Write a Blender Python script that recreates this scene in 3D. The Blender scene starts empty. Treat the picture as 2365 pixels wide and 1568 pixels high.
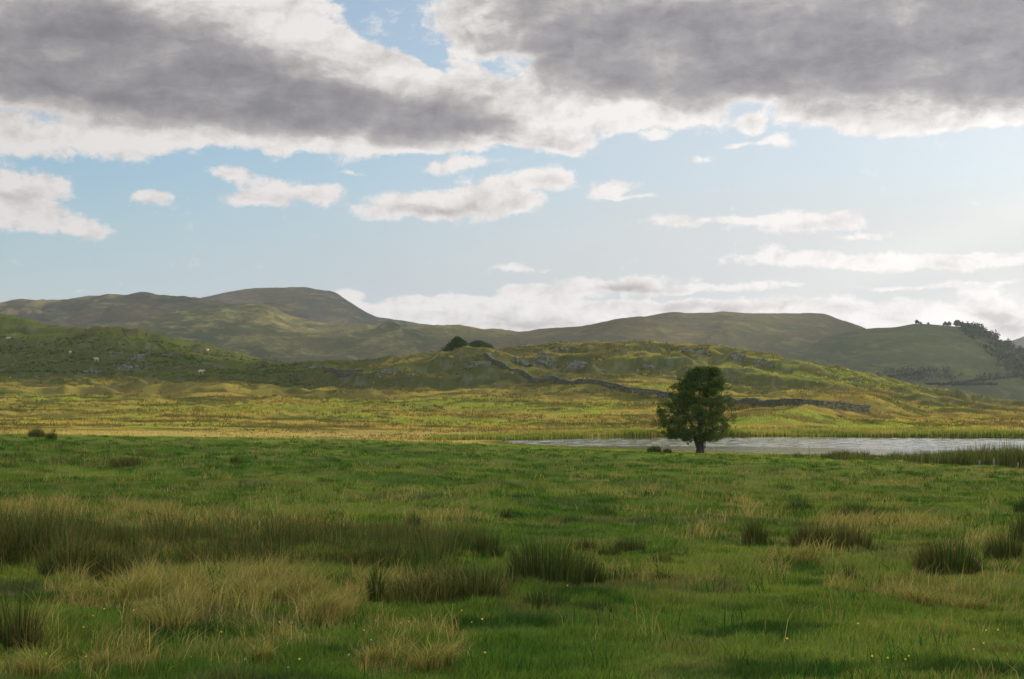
import bpy, math, random
import numpy as np
from mathutils import Vector

# ------------------------------------------------------------------ basics
F = 3285.0          # focal length in photo pixels (2364 wide)
CX, HY = 1182.0, 905.0   # principal column, horizon row
WATER = -4.75
SUN_AZ, SUN_EL = math.radians(50), math.radians(17)
S3 = Vector((math.sin(SUN_AZ)*math.cos(SUN_EL), math.cos(SUN_AZ)*math.cos(SUN_EL), math.sin(SUN_EL)))
rng = np.random.default_rng(7)
random.seed(7)
scene = bpy.context.scene
COL = scene.collection


def tag(o, label=None, cat=None, group=None, kind=None):
    if label: o['label'] = label
    if cat: o['category'] = cat
    if group: o['group'] = group
    if kind: o['kind'] = kind
    return o


def empty(name, loc, rz=0.0, sc=1.0):
    o = bpy.data.objects.new(name, None)
    o.empty_display_size = 0.2
    COL.objects.link(o)
    o.location = loc
    o.rotation_euler = (0, 0, rz)
    o.scale = (sc, sc, sc)
    return o


def build(name, V, T, mat, parent=None, cols=None, smooth=False, quads=None, loc=None):
    """One mesh object from vertex array V, triangle array T (and quads)."""
    V = np.ascontiguousarray(V, dtype=np.float32)
    me = bpy.data.meshes.new(name)
    T = np.zeros((0, 3), np.int32) if T is None else np.asarray(T, np.int32).reshape(-1, 3)
    Q = np.zeros((0, 4), np.int32) if quads is None else np.asarray(quads, np.int32).reshape(-1, 4)
    nl = T.size + Q.size
    me.vertices.add(len(V)); me.loops.add(nl); me.polygons.add(len(T)+len(Q))
    me.vertices.foreach_set('co', V.ravel())
    me.loops.foreach_set('vertex_index', np.concatenate([T.ravel(), Q.ravel()]).astype(np.int32))
    st = np.concatenate([np.arange(len(T))*3, T.size + np.arange(len(Q))*4]).astype(np.int32)
    me.polygons.foreach_set('loop_start', st)
    if smooth:
        me.polygons.foreach_set('use_smooth', np.ones(len(st), bool))
    me.update(calc_edges=True)
    if cols is not None:
        at = me.attributes.new('col', 'BYTE_COLOR', 'POINT')
        c = np.ones((len(V), 4), np.float32); c[:, :3] = cols
        at.data.foreach_set('color', c.ravel())
    me.materials.append(mat)
    o = bpy.data.objects.new(name, me)
    COL.objects.link(o)
    if parent: o.parent = parent
    if loc is not None: o.location = loc
    return o


# ------------------------------------------------------------------ noise
_perm = np.random.default_rng(3).permutation(256).astype(np.int64)
_perm = np.concatenate([_perm, _perm])
_ga = np.random.default_rng(4).uniform(0, 2*np.pi, 256)
_gx, _gy = np.cos(_ga), np.sin(_ga)


def perlin(x, y):
    x = np.asarray(x, float); y = np.asarray(y, float)
    xi = np.floor(x).astype(np.int64); yi = np.floor(y).astype(np.int64)
    xf = x-xi; yf = y-yi
    u = xf*xf*xf*(xf*(xf*6-15)+10); v = yf*yf*yf*(yf*(yf*6-15)+10)
    def g(ix, iy, dx, dy):
        h = _perm[(_perm[ix & 255]+iy) & 255]
        return _gx[h]*dx+_gy[h]*dy
    a = g(xi, yi, xf, yf); b = g(xi+1, yi, xf-1, yf)
    c = g(xi, yi+1, xf, yf-1); d = g(xi+1, yi+1, xf-1, yf-1)
    return ((a+(b-a)*u)*(1-v)+(c+(d-c)*u)*v)*1.5


def fbm(x, y, s, o=4, seed=0, gain=0.5):
    r = 0; a = 1.0; n = 0.0
    for i in range(o):
        r = r+a*perlin(x/s*2**i+seed*17.3+i*5.1, y/s*2**i+seed*9.7-i*3.3); n += a; a *= gain
    return r/n*1.3


def ridged(x, y, s, o=4, seed=0):
    r = 0; a = 1.0; n = 0.0
    for i in range(o):
        r = r+a*(1-np.abs(perlin(x/s*2**i+seed*13.1, y/s*2**i+seed*7.9))*1.8); n += a; a *= .5
    return r/n


def sstep(a, b, x):
    t = np.clip((x-a)/(b-a), 0, 1)
    return t*t*(3-2*t)


# ------------------------------------------------------------------ terrain
PXG = np.arange(-5000, 7400, 10.0)


def prof(pairs, sm=5):
    p = np.array(pairs, float)
    v = np.interp(PXG, p[:, 0], p[:, 1])
    k = np.hanning(2*sm+3)[1:-1]; k /= k.sum()
    return np.convolve(np.pad(v, sm, 'edge'), k, 'valid')


ST = [
 (110, [(-600,1001),(0,1002),(400,1009),(700,1013),(1000,1021),(1300,1036),(1600,1046),(1800,1052),(2000,1058),(2200,1064),(2364,1069),(3200,1069)]),
 (125, [(-600,1003),(0,1004),(400,1012),(700,1017),(1000,1024),(1182,1029),(1400,1030),(3200,1030)]),
 (165, [(-600,975),(0,975),(500,978),(1000,991),(1300,995),(2364,994),(3200,990)]),
 (230, [(-600,930),(0,932),(500,938),(1000,948),(1500,945),(1800,952),(2000,958),(2364,966),(3200,960)]),
 (310, [(-600,886),(0,889),(300,887),(520,889),(700,892),(900,889),(1030,886),(1160,878),(1300,872),(1500,878),(1700,893),(1900,908),(2100,924),(2364,946),(3200,960)]),
 (321, [(-600,872),(0,876),(300,874),(520,878),(700,878),(800,868),(900,858),(1030,845),(1110,836),(1180,850),(1300,862),(1500,871),(1700,885),(1900,900),(2100,922),(2364,944),(3200,960)]),
 (340, [(-600,850),(0,872),(300,872),(600,868),(740,862),(900,846),(1030,832),(1110,822),(1160,830),(1300,842),(1450,834),(1600,840),(1700,849),(1800,860),(1900,876),(2000,892),(2200,917),(2364,940),(3200,960)]),
 (380, [(-600,800),(0,838),(300,838),(500,850),(600,850),(740,846),(900,834),(1030,818),(1110,813),(1200,806),(1300,800),(1437,796),(1606,800),(1702,811),(1774,820),(1822,830),(1918,848),(2006,868),(2061,884),(2189,906),(2291,928),(2364,937),(3200,960)]),
 (430, [(-600,750),(0,800),(140,804),(270,800),(400,816),(500,834),(600,846),(740,850),(900,850),(1030,842),(1200,836),(1450,832),(1700,852),(1900,892),(2200,960),(2364,985),(3200,990)]),
 (500, [(-600,730),(0,768),(140,766),(270,760),(340,768),(460,800),(560,825),(740,862),(1030,900),(1450,905),(1900,960),(2364,1000),(3200,1000)]),
 (570, [(-600,700),(0,731),(60,740),(140,765),(270,790),(460,850),(740,900),(1450,930),(2364,990),(3200,990)]),
 (700, [(-600,780),(0,810),(460,880),(740,930),(1450,940),(2364,975),(3200,975)]),
 (1000, [(-5000,977),(7000,977)]),
 (9000, [(-5000,917),(7000,917)]),
]
YS = np.array([s[0] for s in ST], float)
ZS = np.array([-(prof(s[1])-HY)/F*s[0] for s in ST])
# tangents (limited finite differences)
MS = np.zeros_like(ZS)
for i in range(1, len(YS)-1):
    a = (ZS[i]-ZS[i-1])/(YS[i]-YS[i-1]); b = (ZS[i+1]-ZS[i])/(YS[i+1]-YS[i])
    MS[i] = np.where(a*b > 0, np.sign(a)*np.minimum(np.abs(a+b)/2, 2.2*np.minimum(np.abs(a), np.abs(b))), 0)
MS[0] = (ZS[1]-ZS[0])/(YS[1]-YS[0])

# lake outline on the water plane
LK = [(1150,1020.5),(1200,1026),(1330,1031),(1450,1036),(1600,1043),(1750,1048),(1900,1051),(2050,1057),(2200,1068),(2364,1079),(2700,1086),(3300,1086),
      (3300,1012),(2700,1011),(2364,1009),(2200,1009),(2050,1008),(1900,1006),(1700,1006),(1550,1007),(1400,1009),(1280,1011.5),(1170,1015)]
LKX = []
for px, py in LK:
    Y = -WATER*F/(py-HY); LKX.append(((px-CX)/F*Y, Y))
LKX = np.array(LKX)


def poly_sdf(x, y, P):
    d = np.full(x.shape, 1e9); inside = np.zeros(x.shape, bool)
    n = len(P)
    for i in range(n):
        ax, ay = P[i]; bx, by = P[(i+1) % n]
        ex, ey = bx-ax, by-ay
        t = np.clip(((x-ax)*ex+(y-ay)*ey)/(ex*ex+ey*ey), 0, 1)
        d = np.minimum(d, np.hypot(x-ax-t*ex, y-ay-t*ey))
        c = ((ay > y) != (by > y)) & (x < (bx-ax)*(y-ay)/(by-ay+1e-12)+ax)
        inside ^= c
    return np.where(inside, -d, d)


def seg_ridge(x, y, a, b):
    ex, ey = b[0]-a[0], b[1]-a[1]
    t = np.clip(((x-a[0])*ex+(y-a[1])*ey)/(ex*ex+ey*ey), 0, 1)
    side = ((x-a[0])*ey-(y-a[1])*ex)/math.hypot(ex, ey)      # >0 : camera side
    d = np.hypot(x-a[0]-t*ex, y-a[1]-t*ey)
    return t, d, side


def base_z(x, y):
    yy = np.maximum(y, 6.0)
    px = np.clip(CX+F*x/yy, -4900, 7200)
    k = (px-PXG[0])/10.0; ki = k.astype(int); kf = k-ki
    def tab(Tb, i):
        return Tb[i, ki]*(1-kf)+Tb[i, ki+1]*kf
    idx = np.clip(np.searchsorted(YS, yy, 'right')-1, 0, len(YS)-2)
    h = YS[idx+1]-YS[idx]; t = np.clip((yy-YS[idx])/h, 0, 1)
    z0, z1, m0, m1 = tab(ZS, idx), tab(ZS, idx+1), tab(MS, idx), tab(MS, idx+1)
    far = (2*t**3-3*t**2+1)*z0+(t**3-2*t**2+t)*h*m0+(-2*t**3+3*t**2)*z1+(t**3-t**2)*h*m1
    tn = np.clip((y-8)/102, -0.05, 1)
    near = -1.7+tn*(tab(ZS, np.zeros_like(idx))+1.7)
    return np.where(yy < 110, near, far)


def ground_z(x, y):
    x = np.asarray(x, float); y = np.asarray(y, float)
    x, y = np.broadcast_arrays(x, y)
    z = base_z(x, y)
    r = np.hypot(x, y)
    # small undulation everywhere, hummocks on the near field
    nf = sstep(0, 6, y)*(1-sstep(95, 125, y))
    z = z+nf*(0.12*fbm(x, y, 7, 3, 1)+0.27*np.clip(fbm(x*0.7, y, 1.6, 3, 2), -0.10, 1)*sstep(-.1, .5, fbm(x, y, 9, 2, 9)+.25)+0.018*fbm(x, y, .4, 2, 5))
    # tussocky middle ground and craggy knoll
    mf = sstep(150, 190, y)*(1-sstep(900, 1500, y))
    px = CX+F*x/np.maximum(y, 6)
    knoll = sstep(250, 320, y+30*fbm(x, y, 60, 2, 11))*(1-sstep(700, 1000, y))
    z = z+mf*(0.38*fbm(x, y*.8, 3.4, 4, 3)+(.35+.4*sstep(290, 320, y))*fbm(x, y, 22, 3, 4)+.22*sstep(.05, .3, fbm(x*.7, y, 8, 3, 14)))
    scarp = fbm(x*.55, y*1.3, 26, 4, 6)
    z = z+knoll*(1.7*sstep(-.05, .12, scarp)-1.0+0.9*fbm(x*.7, y, 8, 4, 8)+0.7*ridged(x*.8, y, 9, 3, 2)-.45)
    z = z+sstep(150, 220, y)*(1-sstep(270, 330, y))*0.40*(sstep(-.04, .14, fbm(x*.5, y*1.2, 30, 3, 15))-.5)
    # the low spur running down to the lake, right of the tree
    A, B = SPUR
    t, d, side = seg_ridge(x, y, A, B)
    w = np.where(side > 0, 5.0, 16.0)
    z = z+(0.5+2.3*np.sin(np.clip(t*1.25, 0, 1)*np.pi*.5))*np.exp(-(d/w)**2)*sstep(0, .12, t)
    # crag shoulder on the knoll
    for (gx, gy, am, wd) in CRAGS:
        z = z+am*np.exp(-(((x-gx)/wd)**2+((y-gy)/(wd*.7))**2))
    # lake basin
    m = (r < 500) & (y > 60)
    if np.any(m):
        sd = poly_sdf(x[m], y[m], LKX)+1.3*fbm(x[m], y[m], 9, 3, 21)
        zz = z[m]
        shore = WATER+0.03+0.03*np.clip(sd, 0, 30)
        wl = sstep(0, 28, sd); out = shore*(1-wl)+zz*wl
        out = np.where(y[m] < 118, np.where(sd > 0, np.maximum(zz, WATER+.03+.004*sd)*sstep(0, 6, sd)+shore*(1-sstep(0, 6, sd)), out), out)
        z = z.copy(); z[m] = np.where(sd > 0, out, WATER-0.02-0.10*np.minimum(-sd, 9))
    return z


def wpt(px, Y):
    return ((px-CX)/F*Y, Y)


SPUR = (wpt(1745, 172), wpt(2035, 236))
CRAGS = [(wpt(1110, 335)[0], 335, 2.0, 9), (wpt(1606, 352)[0], 352, 2.2, 10), (wpt(1150, 325)[0], 322, 1.0, 7), (wpt(520, 290)[0], 292, .7, 9), (wpt(420, 300)[0], 285, .5, 8)]


def ground_at(px, py, y0=6.0, y1=650.0):
    """first ground point seen along a photo column/row"""
    Ys = np.exp(np.linspace(math.log(y0), math.log(y1), 1500))
    xs = (px-CX)/F*Ys
    g = ground_z(xs, Ys); ray = -(py-HY)/F*Ys
    k = np.nonzero(g >= ray)[0]
    if len(k) == 0:
        q = np.argmin(np.abs(g-ray)/Ys)
    else:
        q = k[0]
    return float(xs[q]), float(Ys[q]), float(g[q])


# ------------------------------------------------------------------ material helpers
def nm(name):
    m = bpy.data.materials.new(name); m.use_nodes = True
    nt = m.node_tree; nt.nodes.clear()
    out = nt.nodes.new('ShaderNodeOutputMaterial')
    return m, nt, out


def N(nt, t, **kw):
    n = nt.nodes.new(t)
    for k, v in kw.items():
        if isinstance(k, str) and hasattr(n, k): setattr(n, k, v)
        else: n.inputs[k].default_value = v
    return n


def noise(nt, vec, scale, detail=4, rough=.55, dist=0.0):
    n = nt.nodes.new('ShaderNodeTexNoise')
    n.inputs['Scale'].default_value = scale; n.inputs['Detail'].default_value = detail
    n.inputs['Roughness'].default_value = rough; n.inputs['Distortion'].default_value = dist
    if vec is not None: nt.links.new(vec, n.inputs['Vector'])
    return n


def ramp(nt, fac, stops):
    r = nt.nodes.new('ShaderNodeValToRGB')
    e = r.color_ramp.elements
    while len(e) > 1: e.remove(e[-1])
    for i, (p, c) in enumerate(stops):
        el = e[0] if i == 0 else e.new(p)
        el.position = p; el.color = (*c, 1) if len(c) == 3 else c
    nt.links.new(fac, r.inputs['Fac'])
    return r


def mixc(nt, fac, a, b):
    m = nt.nodes.new('ShaderNodeMix'); m.data_type = 'RGBA'
    for s, v in ((m.inputs[0], fac), (m.inputs[6], a), (m.inputs[7], b)):
        if hasattr(v, 'is_linked') or hasattr(v, 'node'): nt.links.new(v, s)
        else: s.default_value = v if not isinstance(v, tuple) or len(v) == 4 else (*v, 1)
    return m.outputs[2]


def vmul(nt, vec, xyz):
    v = nt.nodes.new('ShaderNodeVectorMath'); v.operation = 'MULTIPLY'
    nt.links.new(vec, v.inputs[0]); v.inputs[1].default_value = xyz
    return v.outputs[0]


def mathn(nt, op, a, b=None, c=None, clamp=False):
    m = nt.nodes.new('ShaderNodeMath'); m.operation = op; m.use_clamp = clamp
    for i, v in enumerate((a, b, c)):
        if v is None: continue
        if hasattr(v, 'node'): nt.links.new(v, m.inputs[i])
        else: m.inputs[i].default_value = v
    return m.outputs[0]


def blade_mat(name, tr=0.45, gloss=0.0):
    m, nt, out = nm(name)
    a = nt.nodes.new('ShaderNodeAttribute'); a.attribute_name = 'col'
    d = nt.nodes.new('ShaderNodeBsdfDiffuse'); t = nt.nodes.new('ShaderNodeBsdfTranslucent')
    hs = nt.nodes.new('ShaderNodeHueSaturation'); hs.inputs['Value'].default_value = 1.25; hs.inputs['Saturation'].default_value = 1.1
    nt.links.new(a.outputs['Color'], d.inputs[0]); nt.links.new(a.outputs['Color'], hs.inputs['Color'])
    nt.links.new(hs.outputs[0], t.inputs[0])
    mx = nt.nodes.new('ShaderNodeMixShader'); mx.inputs[0].default_value = tr
    nt.links.new(d.outputs[0], mx.inputs[1]); nt.links.new(t.outputs[0], mx.inputs[2])
    nt.links.new(mx.outputs[0], out.inputs[0])
    return m


M_BLADE = blade_mat('grass_blades', .45)
M_RUSH = blade_mat('rush_stems', .25)
M_LEAF = blade_mat('tree_leaves', .30)


def ground_mat():
    m, nt, out = nm('field_soil_and_turf')
    g = nt.nodes.new('ShaderNodeNewGeometry'); pos = g.outputs['Position']
    a = nt.nodes.new('ShaderNodeAttribute'); a.attribute_name = 'col'
    n1 = noise(nt, pos, .9, 6, .65); n2 = noise(nt, vmul(nt, pos, (1, .6, 1)), 3.5, 5, .7)
    n3 = noise(nt, pos, .12, 4, .6)
    c = mixc(nt, ramp(nt, n1.outputs[0], [(.35, (0, 0, 0)), (.65, (1, 1, 1))]).outputs[0], (.055, .075, .018), (.13, .12, .035))
    c = mixc(nt, mathn(nt, 'MULTIPLY', ramp(nt, n3.outputs[0], [(.4, (0, 0, 0)), (.6, (1, 1, 1))]).outputs[0], .4), c, (.06, .11, .02))
    mx = mixc(nt, .65, c, a.outputs['Color'])
    c2 = mixc(nt, mathn(nt, 'MULTIPLY', n2.outputs[0], .35), mx, (.04, .05, .015))
    b = nt.nodes.new('ShaderNodeBump'); b.inputs['Strength'].default_value = .8; b.inputs['Distance'].default_value = .25
    nt.links.new(n1.outputs[0], b.inputs['Height'])
    d = nt.nodes.new('ShaderNodeBsdfDiffuse'); nt.links.new(c2, d.inputs[0]); nt.links.new(b.outputs[0], d.inputs['Normal'])
    nt.links.new(d.outputs[0], out.inputs[0])
    return m


def hill_mat(name, c1, c2, c3, sc=.01):
    m, nt, out = nm(name)
    g = nt.nodes.new('ShaderNodeNewGeometry'); pos = g.outputs['Position']
    n1 = noise(nt, pos, sc, 8, .62); n2 = noise(nt, vmul(nt, pos, (1, .35, 3)), sc*4, 7, .68, .4)
    n3 = noise(nt, pos, sc*14, 5, .7)
    c = mixc(nt, ramp(nt, n1.outputs[0], [(.40, (0, 0, 0)), (.60, (1, 1, 1))]).outputs[0], c1, c2)
    c = mixc(nt, ramp(nt, n2.outputs[0], [(.50, (0, 0, 0)), (.74, (1, 1, 1))]).outputs[0], c, c3)
    c = mixc(nt, mathn(nt, 'MULTIPLY', ramp(nt, n3.outputs[0], [(.4, (0, 0, 0)), (.62, (1, 1, 1))]).outputs[0], .3), c, (.03, .035, .018))
    b = nt.nodes.new('ShaderNodeBump'); b.inputs['Strength'].default_value = .9; b.inputs['Distance'].default_value = 9
    nt.links.new(n2.outputs[0], b.inputs['Height'])
    d = nt.nodes.new('ShaderNodeBsdfDiffuse'); nt.links.new(c, d.inputs[0]); nt.links.new(b.outputs[0], d.inputs['Normal'])
    nt.links.new(d.outputs[0], out.inputs[0])
    return m


def stone_mat(name, a, b, sc=3.0):
    m, nt, out = nm(name)
    g = nt.nodes.new('ShaderNodeNewGeometry'); pos = g.outputs['Position']
    n1 = noise(nt, pos, sc, 7, .65); n2 = noise(nt, pos, sc*.35, 4, .6)
    c = mixc(nt, ramp(nt, n1.outputs[0], [(.35, (0, 0, 0)), (.68, (1, 1, 1))]).outputs[0], a, b)
    c = mixc(nt, ramp(nt, n2.outputs[0], [(.55, (0, 0, 0)), (.66, (1, 1, 1))]).outputs[0], c, (.07, .08, .03))
    bp = nt.nodes.new('ShaderNodeBump'); bp.inputs['Strength'].default_value = .8; bp.inputs['Distance'].default_value = .12
    nt.links.new(n1.outputs[0], bp.inputs['Height'])
    d = nt.nodes.new('ShaderNodeBsdfDiffuse'); nt.links.new(c, d.inputs[0]); nt.links.new(bp.outputs[0], d.inputs['Normal'])
    nt.links.new(d.outputs[0], out.inputs[0])
    return m


def plain_mat(name, c, c2=None, sc=8.0, rough=.9):
    m, nt, out = nm(name)
    g = nt.nodes.new('ShaderNodeTexCoord')
    n1 = noise(nt, g.outputs['Object'], sc, 5, .6)
    col = mixc(nt, n1.outputs[0], c, c2 or tuple(v*.6 for v in c))
    p = nt.nodes.new('ShaderNodeBsdfPrincipled'); p.inputs['Roughness'].default_value = rough
    nt.links.new(col, p.inputs['Base Color']); nt.links.new(p.outputs[0], out.inputs[0])
    return m


def water_mat():
    m, nt, out = nm('lake_water')
    g = nt.nodes.new('ShaderNodeNewGeometry'); pos = g.outputs['Position']
    n1 = noise(nt, vmul(nt, pos, (1, 1.6, 1)), 6, 2, .5)
    b = nt.nodes.new('ShaderNodeBump'); b.inputs['Distance'].default_value = .012; b.inputs['Strength'].default_value = .25
    nt.links.new(n1.outputs[0], b.inputs['Height'])
    p = nt.nodes.new('ShaderNodeBsdfPrincipled')
    p.inputs['Base Color'].default_value = (.014, .018, .012, 1); p.inputs['Roughness'].default_value = .06
    p.inputs['IOR'].default_value = 1.9
    nt.links.new(b.outputs[0], p.inputs['Normal']); nt.links.new(p.outputs[0], out.inputs[0])
    return m


# ------------------------------------------------------------------ colour field of the vegetation (its own hues, plus painted shade on the knoll)
def photo_xy(x, y, z):
    yy = np.maximum(y, 1.0)
    return CX+F*x/yy, HY-F*z/yy


STRAW = [  # column, row, half width, half height, strength : patches of dry bent grass
 (90,1185,150,30,.8),(300,1190,180,22,.8),(520,1200,150,18,.5),(420,1210,200,20,.8),(700,1215,130,14,.6),(650,1235,200,12,.4),
 (200,1375,110,40,.95),(330,1370,120,50,1),(470,1375,120,45,.9),(590,1370,130,45,1),(680,1380,120,40,.9),(390,1425,120,35,.9),(740,1410,90,50,.9),(500,1440,90,25,.5),
 (880,1350,90,30,.9),(840,1370,60,25,.6),(110,1500,80,60,.7),(60,1550,90,30,.9),(230,1520,60,60,.6),(300,1530,60,50,.5),
 (1000,1500,100,45,.9),(870,1520,60,45,.6),(930,1470,80,30,.6),(960,1530,110,25,.7),(1000,1385,60,30,.4),
 (2110,1370,100,30,.9),(2220,1385,110,25,.6),(1960,1215,90,30,.8),(2100,1215,110,20,.8),(1820,1300,90,14,.6),(1900,1285,60,14,.5),
 (1750,1195,90,12,.5),(2250,1260,90,18,.6),(1720,1165,60,8,.6),(2050,1115,120,6,.7),(1830,1105,60,6,.6),(1380,1107,70,4,.8),(2330,1090,120,6,.9),
 (1650,1205,120,12,.3),(1500,1150,160,10,.3),(620,1040,60,5,.5),(1600,1240,120,10,.35),(420,1080,80,6,.3),(850,1160,120,7,.3),(950,1185,80,8,.3),
 (1950,1360,60,18,.4),(1750,1340,90,14,.35),(2000,1500,60,10,.3),(1500,1190,90,9,.35),(1550,1340,160,18,.3),(1450,1480,100,16,.2)]


def straw_field(x, y, z):
    px, py = photo_xy(x, y, z)
    s = np.zeros(x.shape)
    for cx, cy, a, b, w in STRAW:
        r = ((px-cx)/a)**2+((py-cy)/b)**2
        s = np.maximum(s, w*np.clip(1.3-r, 0, 1))
    s = s*(0.25+1.0*sstep(-.25, .25, fbm(x*.7, y, 1.1, 3, 31)))
    s = np.maximum(s, .55*sstep(.30, .60, fbm(x, y, 3.2, 3, 33)))
    return np.clip(s, 0, 1)*(1-sstep(95, 112, y))


GREEN_A = np.array([.080, .148, .024]); GREEN_B = np.array([.190, .235, .044]); GREEN_D = np.array([.026, .070, .014])
STRAWC = np.array([.37, .30, .095]); STRAWD = np.array([.17, .15, .045])
OCHRE = np.array([.31, .245, .062]); RUST = np.array([.140, .108, .040]); YGREEN = np.array([.235, .275, .045]); SEDGE = np.array([.40, .31, .11])
OLIVE = np.array([.050, .058, .018])


def lerp(a, b, t):
    return a+(b-a)*t[..., None]


def turf_colour(x, y, z, straw=None):
    if straw is None: straw = straw_field(x, y, z)
    px, py = photo_xy(x, y, z)
    c = lerp(GREEN_A, GREEN_B, sstep(-.4, .5, fbm(x, y, 6, 4, 40)+.0+.25*sstep(1100, 1900, px)))
    c = lerp(c, GREEN_D, .85*sstep(.05, .42, fbm(x*.6, y, .9, 4, 41)))
    c = lerp(c, np.array([.11, .10, .05]), .6*sstep(.22, .5, fbm(x*.6, y, 2.6, 3, 91)))
    c = lerp(c, np.array([.20, .195, .055]), .75*sstep(.05, .5, fbm(x*.7, y, .8, 3, 48)+.5*fbm(x, y, 14, 2, 49)))
    c = lerp(c, STRAWC, np.clip(straw*.85, 0, 1))
    # middle distance: rough pasture, patches of ochre, rust and yellow green
    p1 = fbm(x*.8, y*1.5, 44, 4, 42); p2 = fbm(x*.9, y*1.3, 11, 4, 43)
    m = lerp(OCHRE, YGREEN, sstep(.02, .22, p1+.35*p2))
    m = lerp(m, RUST, .9*sstep(.0, .22, p2-.3*p1+.15*sstep(230, 320, y)))
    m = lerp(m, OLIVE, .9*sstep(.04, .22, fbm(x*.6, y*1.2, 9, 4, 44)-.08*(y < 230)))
    # pale sedge near the shores and at the foot of the left field
    m = lerp(m, SEDGE, .8*sstep(990, 1003, py)*(y < 200)*(1-sstep(1080, 1180, px)*(y < 146)))
    m = lerp(m, OLIVE*1.3, .8*(y < 146)*sstep(1080, 1180, px))
    # bright turf on the right shoulder of the knoll
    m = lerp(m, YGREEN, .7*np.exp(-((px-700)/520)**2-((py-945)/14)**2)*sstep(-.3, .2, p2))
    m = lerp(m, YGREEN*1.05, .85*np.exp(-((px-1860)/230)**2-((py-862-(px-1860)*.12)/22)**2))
    m = lerp(m, np.array([.055, .060, .022]), .75*sstep(305, 312, y)*(1-sstep(330, 338, y))*sstep(680, 760, px)*(1-sstep(1450, 1560, px)))  # shade of the knoll's steep left face, painted into the turf colour
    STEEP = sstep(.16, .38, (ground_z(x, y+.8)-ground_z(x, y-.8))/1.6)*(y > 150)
    # green pasture of the left hill
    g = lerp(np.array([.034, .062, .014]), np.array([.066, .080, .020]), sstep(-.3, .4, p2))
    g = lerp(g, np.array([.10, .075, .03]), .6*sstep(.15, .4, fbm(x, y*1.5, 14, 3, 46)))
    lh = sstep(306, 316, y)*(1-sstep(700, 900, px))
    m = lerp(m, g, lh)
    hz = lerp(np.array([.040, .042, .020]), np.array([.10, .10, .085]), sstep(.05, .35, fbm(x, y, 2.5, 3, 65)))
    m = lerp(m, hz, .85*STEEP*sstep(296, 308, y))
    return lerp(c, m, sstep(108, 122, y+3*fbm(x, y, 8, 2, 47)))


# ------------------------------------------------------------------ ground sheet
def make_ground():
    Y = [-40.0]
    while Y[-1] < 4850:
        v = Y[-1]
        Y.append(v+max(0.14 if v > 2 else 2.0, (.008 if v < 125 else .0042 if v < 440 else .008 if v < 700 else .02)*v))
    Y = np.array(Y)
    sc = np.concatenate([np.linspace(-1.6, -.46, 60)[:-1], np.linspace(-.46, .46, 640), np.linspace(.46, 1.6, 60)[1:]])
    yy, ss = np.meshgrid(Y, sc, indexing='ij')
    xx = ss*(np.maximum(yy, -15)+22)
    zz = ground_z(xx, yy)
    R, C = xx.shape
    V = np.stack([xx, yy, zz], -1).reshape(-1, 3)
    i = np.arange(R*C).reshape(R, C)
    Q = np.stack([i[:-1, :-1], i[:-1, 1:], i[1:, 1:], i[1:, :-1]], -1).reshape(-1, 4)
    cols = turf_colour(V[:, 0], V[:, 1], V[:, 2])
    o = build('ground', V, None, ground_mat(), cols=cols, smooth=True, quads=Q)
    tag(o, kind='structure')


# ------------------------------------------------------------------ blades
def blades(x, y, z, h, w, lean, ang, col, seg=2, face=None):
    """bent grass blades; lean = horizontal throw / height; returns V,T,C"""
    n = len(x)
    if face is None: face = rng.uniform(0, np.pi, n)
    dx, dy = np.cos(face)*w*.5, np.sin(face)*w*.5
    lx, ly = np.cos(ang)*lean*h, np.sin(ang)*lean*h
    up = h/np.sqrt(1+.5*lean**2)
    if seg == 2:
        V = np.empty((n, 5, 3), np.float32)
        V[:, 0] = np.stack([x-dx, y-dy, z-.02], 1); V[:, 1] = np.stack([x+dx, y+dy, z-.02], 1)
        mx, my, mz = x+lx*.3, y+ly*.3, z+up*.58
        V[:, 2] = np.stack([mx-dx*.8, my-dy*.8, mz], 1); V[:, 3] = np.stack([mx+dx*.8, my+dy*.8, mz], 1)
        V[:, 4] = np.stack([x+lx, y+ly, z+up], 1)
        b = np.arange(n)[:, None]*5
        T = np.concatenate([b+[0, 1, 3], b+[0, 3, 2], b+[2, 3, 4]], 1).reshape(-1, 3)
        k = 5
    else:
        V = np.empty((n, 3, 3), np.float32)
        V[:, 0] = np.stack([x-dx, y-dy, z-.02], 1); V[:, 1] = np.stack([x+dx, y+dy, z-.02], 1)
        V[:, 2] = np.stack([x+lx, y+ly, z+up], 1)
        T = np.arange(n*3).reshape(-1, 3); k = 3
    return V.reshape(-1, 3), T, np.repeat(col, k, 0)


def join(parts):
    Vs, Ts, Cs = [], [], []; o = 0
    for V, T, C in parts:
        Vs.append(V); Ts.append(T+o); Cs.append(C); o += len(V)
    return np.concatenate(Vs), np.concatenate(Ts), np.concatenate(Cs)


def sample_fan(n, y0, y1, half=.40, extra=2.0, pw=1.0):
    """points in the wedge before the camera, area density ~ 1/Y^pw"""
    u = rng.uniform(0, 1, n)
    e = 2-pw
    y = (y0**e+u*(y1**e-y0**e))**(1/e) if abs(e) > 1e-6 else y0*(y1/y0)**u
    x = rng.uniform(-1, 1, n)*(half*y+extra)
    return x, y


BLADE_CLUMP = []


def jitter_col(c, s=.22):
    n = len(c)
    k = rng.normal(1, s, (n, 1)).clip(.45, 1.7)
    return np.clip(c*k*(1+rng.normal(0, .08, (n, 3))), .004, .8)


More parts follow.
